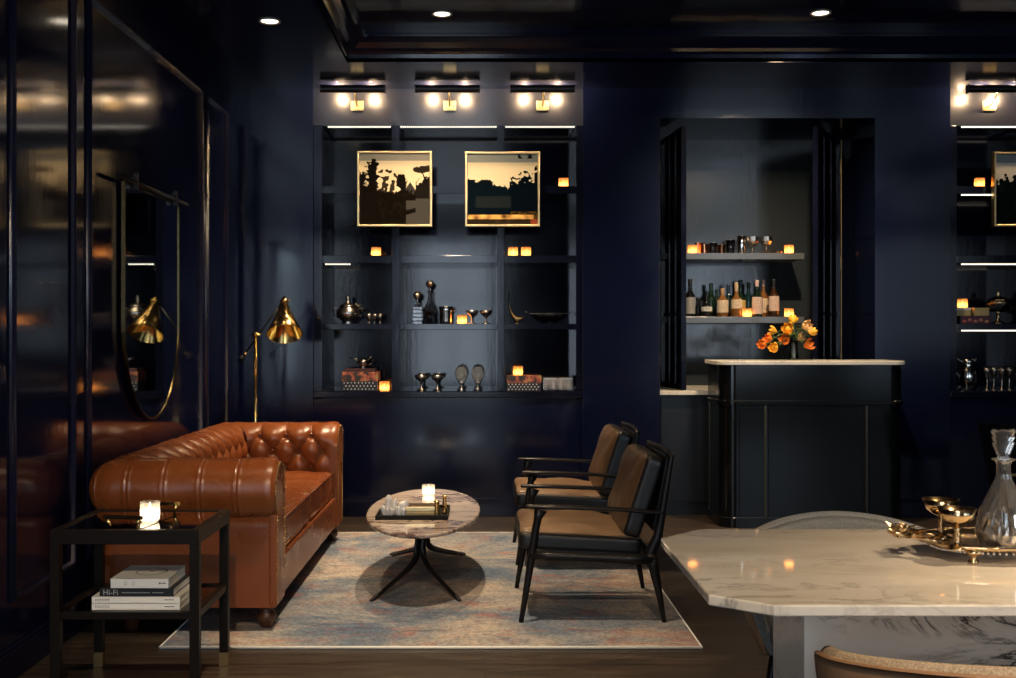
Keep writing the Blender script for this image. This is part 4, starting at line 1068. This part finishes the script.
t = lathe_thing('lidded_compote', 'lidded cut-glass and gilt compote dish on a tall foot', 'compote', 998, 8.0, Z3, [
    ('stem', [(.05, 0), (.052, .006), (.030, .016), (.012, .03), (.016, .05), (.010, .075), (.030, .085)], GOLDT, dict()),
    ('bowl', [(.030, .085), (.07, .10), (.082, .125), (.082, .14)], GLASSK, dict(ripple=.03, rn=16)),
    ('lid', [(.084, .14), (.078, .165), (.050, .190), (.016, .20), (.010, .21), (.018, .222), (.010, .238), (.001, .246)], GOLDT, dict(ripple=.04, rn=14))], n=48)
t = lathe_thing('silver_pitcher', 'polished silver pitcher with curved handle and little feet', 'pitcher', 967.5, 8.0, Z4, [
    ('pitcher_body', [(.030, .024), (.050, .034), (.062, .07), (.064, .11), (.052, .15), (.040, .175), (.042, .20), (.052, .225), (.049, .225), (.037, .19), (.001, .16)], SILVER, dict())], n=28)
m = MB(); m.tube([(-.044, 0, .20), (-.070, 0, .228), (-.088, 0, .215), (-.092, 0, .17), (-.078, 0, .12), (-.060, 0, .085)], .0055, SILVER, 8); m.build('handle', t)
m = MB(); m.tube([(.034, 0, .20), (.055, 0, .222), (.078, 0, .235)], [.018, .014, .005], SILVER, 10, flat=.5); m.build('spout', t)
for a in (.5, 2.6, 4.2):
    m = MB(); m.tube([(.045 * cos(a), .045 * sin(a), .035), (.055 * cos(a), .055 * sin(a), .018), (.058 * cos(a), .058 * sin(a), 0)], [.008, .005, .008], SILVER, 8); m.build('foot', t)
g1 = None
for i, (px, yy) in enumerate(((987, 7.98), (993.8, 8.03), (1002, 7.98), (1009.3, 8.03), (1020, 8.0))):
    lb = ['gilt goblet nearest the silver pitcher', 'second gilt goblet from the silver pitcher', 'third gilt goblet from the silver pitcher', 'fourth gilt goblet from the silver pitcher', 'gilt goblet beyond the picture edge'][i]
    if g1 is None: g1 = lathe_thing('slim_goblet', lb, 'goblet', px, yy, Z4, [('goblet_body', [(.022, 0), (.022, .004), (.006, .012), (.005, .05), (.009, .058), (.005, .066), (.006, .088), (.018, .105), (.024, .14), (.027, .162), (.025, .162), (.020, .12), (.001, .10)], SILVERD, dict())], 'slim gilt goblets beside the pitcher')
    else: dup(g1, (wx(px, yy), yy, Z4 + .0005), None, lb)
# niche upper shelf glassware (Y 8.45)
def tumbler(name, px, Y, w_px, h_px, mat, label, ripple=0, cat='glass', group='glassware on the upper niche shelf', flare=1.08):
    r = w_px / 2 * Y / F; h = h_px * Y / F
    t = thing(name, label, cat, (wx(px, Y), Y, ZU + .0005), 0, group)
    m = MB(); m.lathe([(r * .86, 0), (r * .9, .003), (r * .95, h * .5), (r * flare, h), (r * (flare - .08), h), (r * .85, h * .5), (r * .78, .012), (.001, .010)], mat, n=24, ripple=ripple, rn=8, smooth=ripple == 0); m.build('glass_body', t)
    m = MB(); m.lathe([(r * flare, h - .002), (r * flare + .001, h), (r * (flare - .08), h + .0005)], SILVER, n=24, caps=False); m.build('rim', t)
    return t
tumbler('copper_tumbler', 700, 8.55, 9, 12, COPPER, 'copper-toned faceted glass behind the door-end candle', .08)
tumbler('copper_tumbler', 706, 8.45, 7, 10, COPPER, 'small copper-toned faceted glass, second from the candle', .08)
tumbler('copper_tumbler', 688.5, 8.6, 7, 10, SILVERD, 'dark faceted glass behind the door-end candle, against the door', .08)
tumbler('clear_tumbler', 713, 8.47, 8, 11, GLASSK, 'clear straight tumbler between copper glasses and low glass')
tumbler('low_tumbler', 721.5, 8.45, 8, 9, COPPER, 'low rounded copper-tinted glass in the middle of the shelf', .03)
tumbler('clear_tumbler', 730.5, 8.47, 8.5, 14, GLASSK, 'taller clear tumbler next to the shiny steel cup')
tumbler('steel_cup', 741.5, 8.46, 8.5, 18, SILVER, 'tallest shiny steel cup beside the coupe glasses', 0, 'cup')
cq = None
for px, lb in ((752.5, 'dark faceted coupe glass beside the steel cup'), (766, 'dark faceted coupe glass nearest the copper dish')):
    if cq is None: cq = lathe_thing('coupe_glass', lb, 'glass', px, 8.47, ZU, [('foot_and_stem', [(.034, 0), (.034, .003), (.006, .010), (.005, .055), (.008, .06)], SILVERD, dict()), ('glass_bowl', [(.008, .06), (.034, .072), (.048, .098), (.050, .132), (.047, .132), (.042, .10), (.001, .068)], SILVERD, dict(ripple=.04, rn=9, smooth=False))], 'glassware on the upper niche shelf', 27)
    else: dup(cq, (wx(px, 8.47), 8.47, ZU + .0005), None, lb)
lathe_thing('copper_dish', 'tiny flat copper dish between coupe glass and candle', 'dish', 777.5, 8.43, ZU, [('dish_body', [(.028, 0), (.030, .003), (.038, .014), (.036, .015), (.026, .006), (.001, .005)], COPPER, dict())])
# bottles on the lower niche shelf
def bottle(px, Y, w_px, top, body, cap, label_mat, lab, neck=.36, sh=.58, lab_z=(.12, .46), capfrac=.16, group='bottles on the lower niche shelf', sq=False):
    r = w_px / 2 * Y / F; h = (316.5 - top) * Y / F; rn = max(.011, r * neck)
    t = thing('liquor_bottle', lab, 'bottle', (wx(px, Y), Y, ZL + .0005), 0, group)
    m = MB(); m.lathe([(r * .9, 0), (r, .006), (r, h * sh * .93), (r * .93, h * sh), (r * .60, h * (sh + .07)), (rn * 1.1, h * (sh + .14)), (rn, h * (sh + .20)), (rn, h * .97), (rn * 1.15, h * .975), (rn * 1.15, h * .995)], BOTTLES[body], n=24); m.build('bottle_body', t)
    m = MB(); m.lathe([(rn * 1.06, h * (1 - capfrac)), (rn * 1.1, h * (1 - capfrac) + .002), (rn * 1.18, h * .97), (rn * 1.2, h), (rn * .9, h + .002)], CAPS[cap], n=18); m.build('capsule', t)
    if label_mat:
        rr = r + .0012; z0, z1 = h * lab_z[0], h * lab_z[1]; vs = []; fs = []; n = 18
        for z in (z0, z1):
            for k in range(n + 1):
                a = -pi / 2 + R(-78 + 156 * k / n); vs.append((rr * cos(a), rr * sin(a), z))
        for k in range(n): fs.append((k, k + 1, n + 2 + k, n + 1 + k))
        m = MB(); m.add(vs, fs, LABELS[label_mat], True)
        for j, (fz, ww) in enumerate(((.78, .5), (.62, .8), (.45, .65), (.3, .4))):
            z = z0 + (z1 - z0) * fz
            for k in range(9):
                a = -pi / 2 + R(-40 * ww + 80 * ww * k / 8); m.ball((rr * cos(a), rr * sin(a), z), .0014, INK, 5)
        m.build('label', t)
    return t
bottle(690, 8.45, 10, 279, 'black', 'black', 'grey', 'tall dark bottle with pale oval label nearest the niche door', lab_z=(.08, .52))
bottle(698, 8.60, 6, 297, 'black', 'black', None, 'short black bottle behind, beside the pale oval label bottle', .6)
bottle(706.5, 8.44, 11, 294.5, 'black', 'black', 'white', 'squat black bottle with a small white label', .28, .50, (.25, .45))
bottle(711, 8.60, 9.5, 283, 'green', 'green', None, 'dark green bottle behind the squat black one', capfrac=.22)
bottle(716.5, 8.66, 7, 289, 'green', 'green', None, 'slimmer dark green bottle behind the cork-topped amber bottle')
bottle(722.5, 8.45, 11.5, 288, 'amber', 'cork', 'cream', 'cork-topped amber bottle with broad cream label', .34, .60, (.15, .58), .22)
bottle(728.3, 8.60, 9, 284, 'teal', 'blue', None, 'dark bottle with blue capsule behind two cream-labelled bottles', capfrac=.3)
bottle(736.3, 8.46, 11, 282, 'amber', 'tan', 'cream', 'amber bottle with tan capsule and cream label beside the candle', .32, .50, (.24, .50), .26)
bottle(740.5, 8.62, 10, 279.5, 'green', 'green', 'yellow', 'green bottle with yellowish label behind the tan-capped bottle', .34, .52, (.15, .46), .2)
bottle(748.5, 8.64, 9, 282, 'teal', 'green', None, 'unlabelled teal bottle standing behind the candle')
bottle(757, 8.45, 10.5, 280, 'green', 'pink', 'pink', 'green bottle with pinkish capsule and tall pale label', .32, .56, (.08, .54), .17)
bottle(763.3, 8.60, 9.5, 279.3, 'amber', 'pink', 'cream', 'amber bottle with pale capsule partly hidden behind the pink-capped one', .32, .56, (.12, .50), .17)
bottle(773.7, 8.46, 10.5, 279, 'brown', 'black', 'pink', 'brown bottle with black capsule standing alone at row end', .33, .58, (.16, .55), .2)
# flowers
VY = 7.66; vx = wx(793.5, VY)
t = thing('flower_vase', 'clear glass vase of green stems on the bar', 'vase', (vx, VY, 1.1255))
m = MB(); m.lathe([(.030, 0), (.033, .004), (.034, .02), (.028, .07), (.026, .10), (.034, .135), (.032, .135), (.024, .10), (.026, .06), (.031, .012), (.001, .01)], GLASS, n=24); m.build('vase_glass', t)
FL = [(788.4, 329.5, 'yellow', 6.6), (786, 340.5, 'orange', 6.4), (775, 348, 'yellow', 5.8), (763.6, 344.5, 'orange', 5.6), (769.5, 339, 'orange', 5.2), (773.6, 331, 'yellow', 5.2), (793, 320.5, 'yellow', 5.4), (805.5, 326.5, 'peach', 6.2), (811.5, 332, 'yellow', 4.8), (807.5, 345, 'orange', 6.2), (800, 338, 'peach', 4.6)]
random.seed(5)
for i, (px, py, colr, rp) in enumerate(FL):
    Yf = VY - .02 - .10 * random.random() + (.12 if i in (5, 6, 8) else 0)
    loc = Vector((wx(px, Yf), Yf, wz(py, Yf))); r = rp * Yf / F
    nm = {'yellow': 'yellow', 'orange': 'orange', 'peach': 'pale peach'}[colr]
    pos = ['near the middle of the bunch', 'low in the middle of the bunch', 'hanging lowest near the bar top', 'farthest out toward the bottles', 'just inside the outermost bloom', 'behind, high on the bottle side', 'at the very top under the candle', 'high beside the glazed door', 'partly behind the glazed door edge', 'low beside the glazed door', 'half hidden among the leaves'][i]
    ft = thing('cut_flower', nm + ' tulip bloom ' + pos, 'flower', (vx, VY, 1.1255), 0, 'orange and yellow blooms on the bar')
    lv = loc - Vector((vx, VY, 1.1255)); outd = Vector((lv.x, lv.y - .02, .04)).normalized()
    rot = outd.to_track_quat('Z', 'Y').to_matrix().to_4x4()
    m = MB()
    for k in range(6):
        a = 2 * pi * k / 6; rr = r * (1.0 if k % 2 else .86)
        vs = []; fs = []; N = 6
        for u in range(N + 1):
            uu = u / N; wdt = r * .62 * sin(pi * min(1, uu * .85 + .12)); rad = rr * (sin(pi * (uu * .62 + .02))) ; zz = r * (1.7 * uu - .7)
            for q in (-1, -.5, 0, .5, 1):
                aa = a + q * wdt / max(.3 * r, rad) * .9; bul = rad * (1 - .08 * q * q); vs.append(lv + (rot @ Vector((bul * cos(aa), bul * sin(aa), zz))).xyz)
        for u in range(N):
            for q in range(4): fs.append((u * 5 + q, u * 5 + q + 1, (u + 1) * 5 + q + 1, (u + 1) * 5 + q))
        m.add(vs, fs, PETAL[colr], True)
    m.ball(lv, r * .55, PETAL[colr], 8)
    fo = m.build('petals', ft)
    m = MB(); base = Vector((random.uniform(-.014, .014), random.uniform(-.014, .014), .014)); ctl = Vector((base.x * -.6, base.y * -.6, .15))
    pts = [base.lerp(ctl, s_ / 4) for s_ in range(4)] + [((1 - s_) ** 2) * ctl + 2 * s_ * (1 - s_) * (ctl + Vector((lv.x * .35, lv.y * .35, .08))) + s_ * s_ * (lv - outd * r * .6) for s_ in (0, .25, .5, .75, 1)]
    m.tube(pts, .0024, GREEN, 6); m.build('stem', ft)
    m = MB()
    for s_ in (.5, .85):
        p = ctl.lerp(lv, s_ * .8); dd = Vector((random.uniform(-1, 1), random.uniform(-.6, .4), random.uniform(.1, .8))).normalized(); L = random.uniform(.06, .10); sd = dd.cross(Vector((0, 0, 1))).normalized()
        vs = []
        for u in range(6):
            uu = u / 5; w_ = .015 * sin(pi * (uu * .9 + .08)); c_ = p + dd * L * uu - Vector((0, 0, 1)) * L * .4 * uu * uu; vs += [c_ - sd * w_, c_ + Vector((0, 0, -.003)), c_ + sd * w_]
        fs = [f_ for u in range(5) for f_ in ((u * 3, u * 3 + 1, u * 3 + 4, u * 3 + 3), (u * 3 + 1, u * 3 + 2, u * 3 + 5, u * 3 + 4))]
        m.add(vs, fs, GREEN, True)
    m.build('leaf', ft)
# ------------------------------------------------------------------ dining table
DX0, DX1, DY0, DY1 = .474, 2.86, 2.239, 3.119
t = thing('dining_table', 'cream marble dining table with clipped corners and slab pedestal', 'dining table', (1.667, 2.68, 0))
poly = [(DX0 + .115, DY0), (DX1 - .115, DY0), (DX1, DY0 + .093), (DX1, DY1 - .139), (DX1 - .132, DY1), (DX0 + .132, DY1), (DX0 + .002, DY1 - .139), (DX0, DY0 + .093)]
m = MB(); m.prism(poly, .726, .750, MARBLE_D, inset=.003); m.build('tabletop', t, bevel=.0015, **W)
def pier(x0, x1): return [(.740, 2.55), (x1, 2.55), (x1, 2.80), (.760, 2.80), (.7205, 2.75)]
m = MB(); m.prism(pier(.683, .838), 0, .726, MARBLE_P); m.build('pedestal_pier', t, bevel=.001, **W)
m = MB(); m.prism([(3.334 - x, y) for x, y in pier(.683, .838)][::-1], 0, .726, MARBLE_P); m.build('pedestal_pier', t, bevel=.001, **W)
m = MB(); m.box(.838, 2.496, 2.62, 2.76, 0, .726, MARBLE_P); m.build('pedestal_panel', t, **W)
# barrel dining chairs
def barrel(label, loc, rz, inner, zt=.690, drop=.060, pw=2.2, group='barrel dining chairs at the marble table'):
    t = thing('dining_chair', label, 'chair', loc, rz, group)
    # back curve opens toward +Y (local), back at -Y
    a_, b_ = .385, .345; n = 60; mo = MB(); th = .030
    outer = []; innr = []
    rows = 16
    for k in range(n + 1):
        ang = R(-95 + 190 * k / n); ca, sa = abs(sin(ang)), cos(ang)
        x = a_ * math.copysign(abs(sin(ang)) ** .85, sin(ang)); y = -b_ * math.copysign(abs(sa) ** .85, sa)
        up = zt - drop * (abs(ang) / R(95)) ** pw; lo = .36 - .0 * abs(ang)
        nx, ny = sin(ang), -cos(ang)
        outer.append((x, y, nx, ny, lo, up))
    def shell(off0, off1, mat, name, lift):
        vs = []; fs = []; sec = []
        for (x, y, nx, ny, lo, up) in outer:
            ring = []
            for j in range(rows + 1):
                u = j / rows; z = lo + (up - lo) * u; tap = -.07 * (1 - u) ** 1.6; ring.append((x + nx * (off0 + tap), y + ny * (off0 + tap), z))
            for j in range(7):
                aa = pi * j / 6; mid = (off0 + off1) / 2; hw = (off0 - off1) / 2; ring.append((x + nx * (mid + hw * cos(aa)), y + ny * (mid + hw * cos(aa)), up + abs(hw) * sin(aa) + lift))
            for j in range(rows + 1):
                u = 1 - j / rows; z = lo + (up - lo) * u; tap = -.07 * (1 - u) ** 1.6; ring.append((x + nx * (off1 + tap), y + ny * (off1 + tap), z))
            sec.append(ring)
        L = len(sec[0]); vs = [p for r_ in sec for p in r_]
        for i in range(len(sec) - 1):
            for j in range(L): fs.append((i * L + j, i * L + (j + 1) % L, (i + 1) * L + (j + 1) % L, (i + 1) * L + j))
        fs.append(tuple(range(L))[::-1]); fs.append(tuple((len(sec) - 1) * L + j for j in range(L)))
        m = MB(); m.add(vs, fs, mat, True); return m.build(name, t)
    o = shell(0, -.014, TANSHELL, 'outer_shell', -.004); o['label'] = 'tan leather outer shell'
    o = shell(-.013, -.048, inner, 'padded_back', -.004)
    m = MB(); m.cushion((.60, .58, .10), .045, .012, inner, Matrix.Translation((0, .02, .42)), 14); m.build('seat_cushion', t)
    m = MB(); m.cushion((.56, .54, .05), .02, 0, TANSHELL, Matrix.Translation((0, .02, .36)), 8); m.build('seat_frame', t)
    for sx in (-1, 1):
        for sy in (-1, 1):
            m = MB(); m.tube([(sx * .22, .02 + sy * .20, .35), (sx * .265, .02 + sy * .245, 0)], [.018, .011], BLACKWOOD, 10); m.build('leg', t)
    return t
barrel('barrel dining chair with tweed lining, its tan back toward the camera', (1.080, 2.285, 0), 0, TWEED)
barrel('barrel dining chair lined in grey felt on the bar side of the marble table', (1.135, 3.26, 0), pi, GREYFELT, .715, .13, 1.5)
# dark chair near the right side shelves
t = thing('black_armchair', 'black flared-back armchair near the shelves behind the decanter', 'armchair', (3.33, 6.55, 0))
m = MB(); vs = []
def flare(y0, y1): 
    return [(-.30, y0, .40), (.30, y0, .40), (.36, y1, .77), (.0, y1, .735), (-.36, y1, .78)]
A_ = flare(.0, .03); B_ = flare(.07, .09); vs = A_ + B_; n = 5
m.add(vs, [tuple(range(5))[::-1], tuple(range(5, 10))] + [(k, (k + 1) % 5, 5 + (k + 1) % 5, 5 + k) for k in range(5)], BLKFAB); m.build('backrest', t, bevel=.01)
m = MB(); m.cushion((.34, .50, .12), .04, .01, BLKFAB, Matrix.Translation((.15, .34, .40)), 10); m.build('seat', t)
m = MB(); m.box(-.20, .20, -.008, .0, .46, .475, BRASSD); m.build('brass_rail', t)
for sx in (-1, 1):
    for yy in (.06, .56): m = MB(); m.tube([(.15 + sx * .12, yy, .34), (.15 + sx * .13, yy, 0)], [.018, .012], BLACKWOOD, 8); m.build('leg', t)
# ------------------------------------------------------------------ tray, goblets, decanter on the dining table
TCX, TCY, TZ = 1.345, 2.75, .750
t = thing('footed_tray', 'ornate gilt footed tray with leafy handles on the marble dining table', 'tray', (TCX, TCY, TZ))
m = MB(); n = 64; rg = [(.0, .0, .034), (.225, .120, .034), (.238, .130, .038), (.252, .146, .045), (.256, .150, .043), (.245, .140, .034), (.225, .12, .029), (.0, .0, .029)]
vs = []; fs = []
for (a, b, z) in rg:
    for k in range(n):
        th = 2 * pi * k / n; ex = .62; w_ = 1 + (.012 * cos(16 * th) if a > .24 else 0)
        vs.append((max(a, .001) * w_ * math.copysign(abs(cos(th)) ** ex, cos(th)), max(b, .001) * w_ * math.copysign(abs(sin(th)) ** ex, sin(th)), z))
for i in range(len(rg) - 1):
    for k in range(n): fs.append((i * n + k, i * n + (k + 1) % n, (i + 1) * n + (k + 1) % n, (i + 1) * n + k))
m.add(vs, fs, GOLDT, True); m.build('tray_plate', t)
m = MB()
for k in range(96):
    th = 2 * pi * k / 96; m.ball((.240 * math.copysign(abs(cos(th)) ** .62, cos(th)), .134 * math.copysign(abs(sin(th)) ** .62, sin(th)), .028), .0036, SILVER, 6)
m.build('beaded_edge', t)
random.seed(11)
for sg in (-1, 1):
    m = MB()
    m.tube([(sg * .235, -.07, .045), (sg * .275, -.055, .052), (sg * .300, -.015, .056), (sg * .300, .02, .056), (sg * .275, .055, .052), (sg * .235, .07, .045)], .006, GOLDT, 8)
    for k in range(44):
        u = random.uniform(-1, 1); x = sg * (.248 + .058 * (1 - u * u) + random.uniform(-.026, .026)); y = u * .075; z = .048 + random.uniform(-.002, .012)
        th = random.uniform(0, 2 * pi); L = random.uniform(.022, .036); dd = Vector((cos(th), sin(th), random.uniform(0, .8))).normalized(); sd = Vector((-sin(th), cos(th), 0)); c_ = Vector((x, y, z))
        m.add([c_, c_ + dd * L * .4 + sd * L * .35 + Vector((0, 0, .003)), c_ + dd * L, c_ + dd * L * .4 - sd * L * .35 + Vector((0, 0, .003)), c_ + dd * L * .45 - Vector((0, 0, .003))], [(0, 1, 4), (1, 2, 4), (2, 3, 4), (3, 0, 4)], GOLDT, False)
        if k % 2: m.ball((x + random.uniform(-.01, .01), y, z + .004), .006, GOLDT, 6)
    m.tube([(sg * .295, -.03, .054), (sg * .318, -.04, .056), (sg * .335, -.045, .064)], [.007, .005, .003], GOLDT, 8)
    m.build('leaf_handle', t)
for (x, y) in ((-.17, -.105), (.17, -.105), (-.17, .105), (.17, .105)):
    m = MB(); m.lathe([(.010, 0), (.013, .004), (.009, .010), (.006, .016), (.014, .022), (.024, .032)], GOLDT, (x, y, 0), 12, ripple=.12, rn=5); m.build('foot', t)
ZTR = TZ + .0343
gp = None
GP = [(.024, 0), (.026, .003), (.018, .008), (.008, .014), (.0055, .020), (.008, .026), (.0055, .032), (.008, .038), (.0055, .044), (.008, .050), (.006, .056), (.020, .062), (.036, .074), (.0445, .100), (.0425, .100), (.034, .077), (.018, .066), (.001, .064)]
for (x, y, lb) in ((wx(957, 2.645), 2.645, 'gilt twisted-stem goblet in front, nearest the decanter'), (wx(941, 2.79), 2.79, 'gilt twisted-stem goblet half hidden behind its neighbour')):
    if gp is None:
        gp = thing('gilt_goblet', lb, 'goblet', (x, y, ZTR), 0, 'gilt goblets on the footed tray')
        m = MB(); m.lathe(GP[:11], GOLDT, n=20, ripple=.10, rn=5, twist=60); m.build('stem', gp)
        m = MB(); m.lathe(GP[10:], GOLDT, n=32); m.build('bowl', gp)
    else: dup(gp, (x, y, ZTR), None, lb)
t = thing('crystal_decanter', 'clear cut-crystal decanter with carved stopper on gilt tray', 'decanter', (wx(1003.5, 2.66), 2.66, ZTR))
nf = 24; m = MB()
out = [(.046, 0), (.052, .004), (.061, .020), (.065, .040), (.063, .062), (.055, .092), (.042, .122), (.028, .150), (.019, .168), (.0165, .180), (.0165, .205), (.020, .211), (.027, .214), (.027, .217)]
inn = [(.019, .217), (.0125, .208), (.0125, .180), (.016, .166), (.026, .146), (.040, .118), (.052, .088), (.059, .060), (.060, .040), (.056, .022), (.046, .012), (.001, .010)]
vs = []; fs = []; n = 48
for idx, (r_, z) in enumerate(out + inn):
    for k in range(n):
        a = 2 * pi * k / n; rr = r_
        if idx < len(out) and .01 < z < .17: rr *= 1 - .085 * abs(cos(8 * a + (pi / 2 if int(z / .03) % 2 else 0)))
        vs.append((rr * cos(a), rr * sin(a), z))
L = len(out + inn)
for i in range(L - 1):
    for k in range(n): fs.append((i * n + k, i * n + (k + 1) % n, (i + 1) * n + (k + 1) % n, (i + 1) * n + k))
fs.append(tuple(range(n))[::-1]); m.add(vs, fs, SOLIDG, False); m.build('decanter_body', t)
m = MB(); m.prism([(-.010, 0), (.010, 0), (.012, .020), (.017, .032), (.023, .046), (.019, .050), (.024, .060), (.020, .064), (.026, .074), (.022, .079), (.016, .073), (.008, .076), (0, .078), (-.008, .076), (-.016, .073), (-.022, .079), (-.026, .074), (-.020, .064), (-.024, .060), (-.019, .050), (-.023, .046), (-.017, .032), (-.012, .020)][::-1], -.007, .007, SOLIDG, inset=.002, M=Matrix.Translation((0, 0, .208)) @ Matrix.Rotation(pi / 2, 4, 'X'))
m.lathe([(.011, .190), (.012, .215), (.001, .217)], SOLIDG, n=12); m.build('stopper', t)
# ------------------------------------------------------------------ daylight through the windows behind the camera
def area(name, x, y, z, sx, sz, e, col, rot):
    l = bpy.data.lights.new(name, 'AREA'); l.shape = 'RECTANGLE'; l.size = sx; l.size_y = sz; l.energy = e; l.color = col
    o = bpy.data.objects.new(name, l); COL.objects.link(o); o.location = (x, y, z); o.rotation_euler = rot; return o
for (a, b, WZ0), e in zip(WIN, (32, 28)):
    area('daylight', (a + b) / 2, YR - .14, (WZ0 + WZ1) / 2, b - a, WZ1 - WZ0, e, (.74, .87, 1.0), (pi / 2, 0, 0))
area('daylight', XR + .12, -1.65, 1.6, 1.5, 2.2, 8, (.70, .86, 1.0), (pi / 2, 0, pi / 2))  # side light for the added right-wall window
w = bpy.data.worlds.new('world'); SC.world = w; w.use_nodes = True
w.node_tree.nodes['Background'].inputs[0].default_value = (.45, .62, .9, 1); w.node_tree.nodes['Background'].inputs[1].default_value = .5
vsn_ = SC.view_settings; vsn_.view_transform = 'Standard'; vsn_.look = 'None'; vsn_.exposure = 1.2; vsn_.gamma = 1.0; vsn_.use_curve_mapping = False
SC.cycles.sample_clamp_indirect = 4.0; SC.cycles.use_denoising = True
SC.cycles.max_bounces = 10; SC.cycles.transparent_max_bounces = 16
bpy.context.view_layer.update()
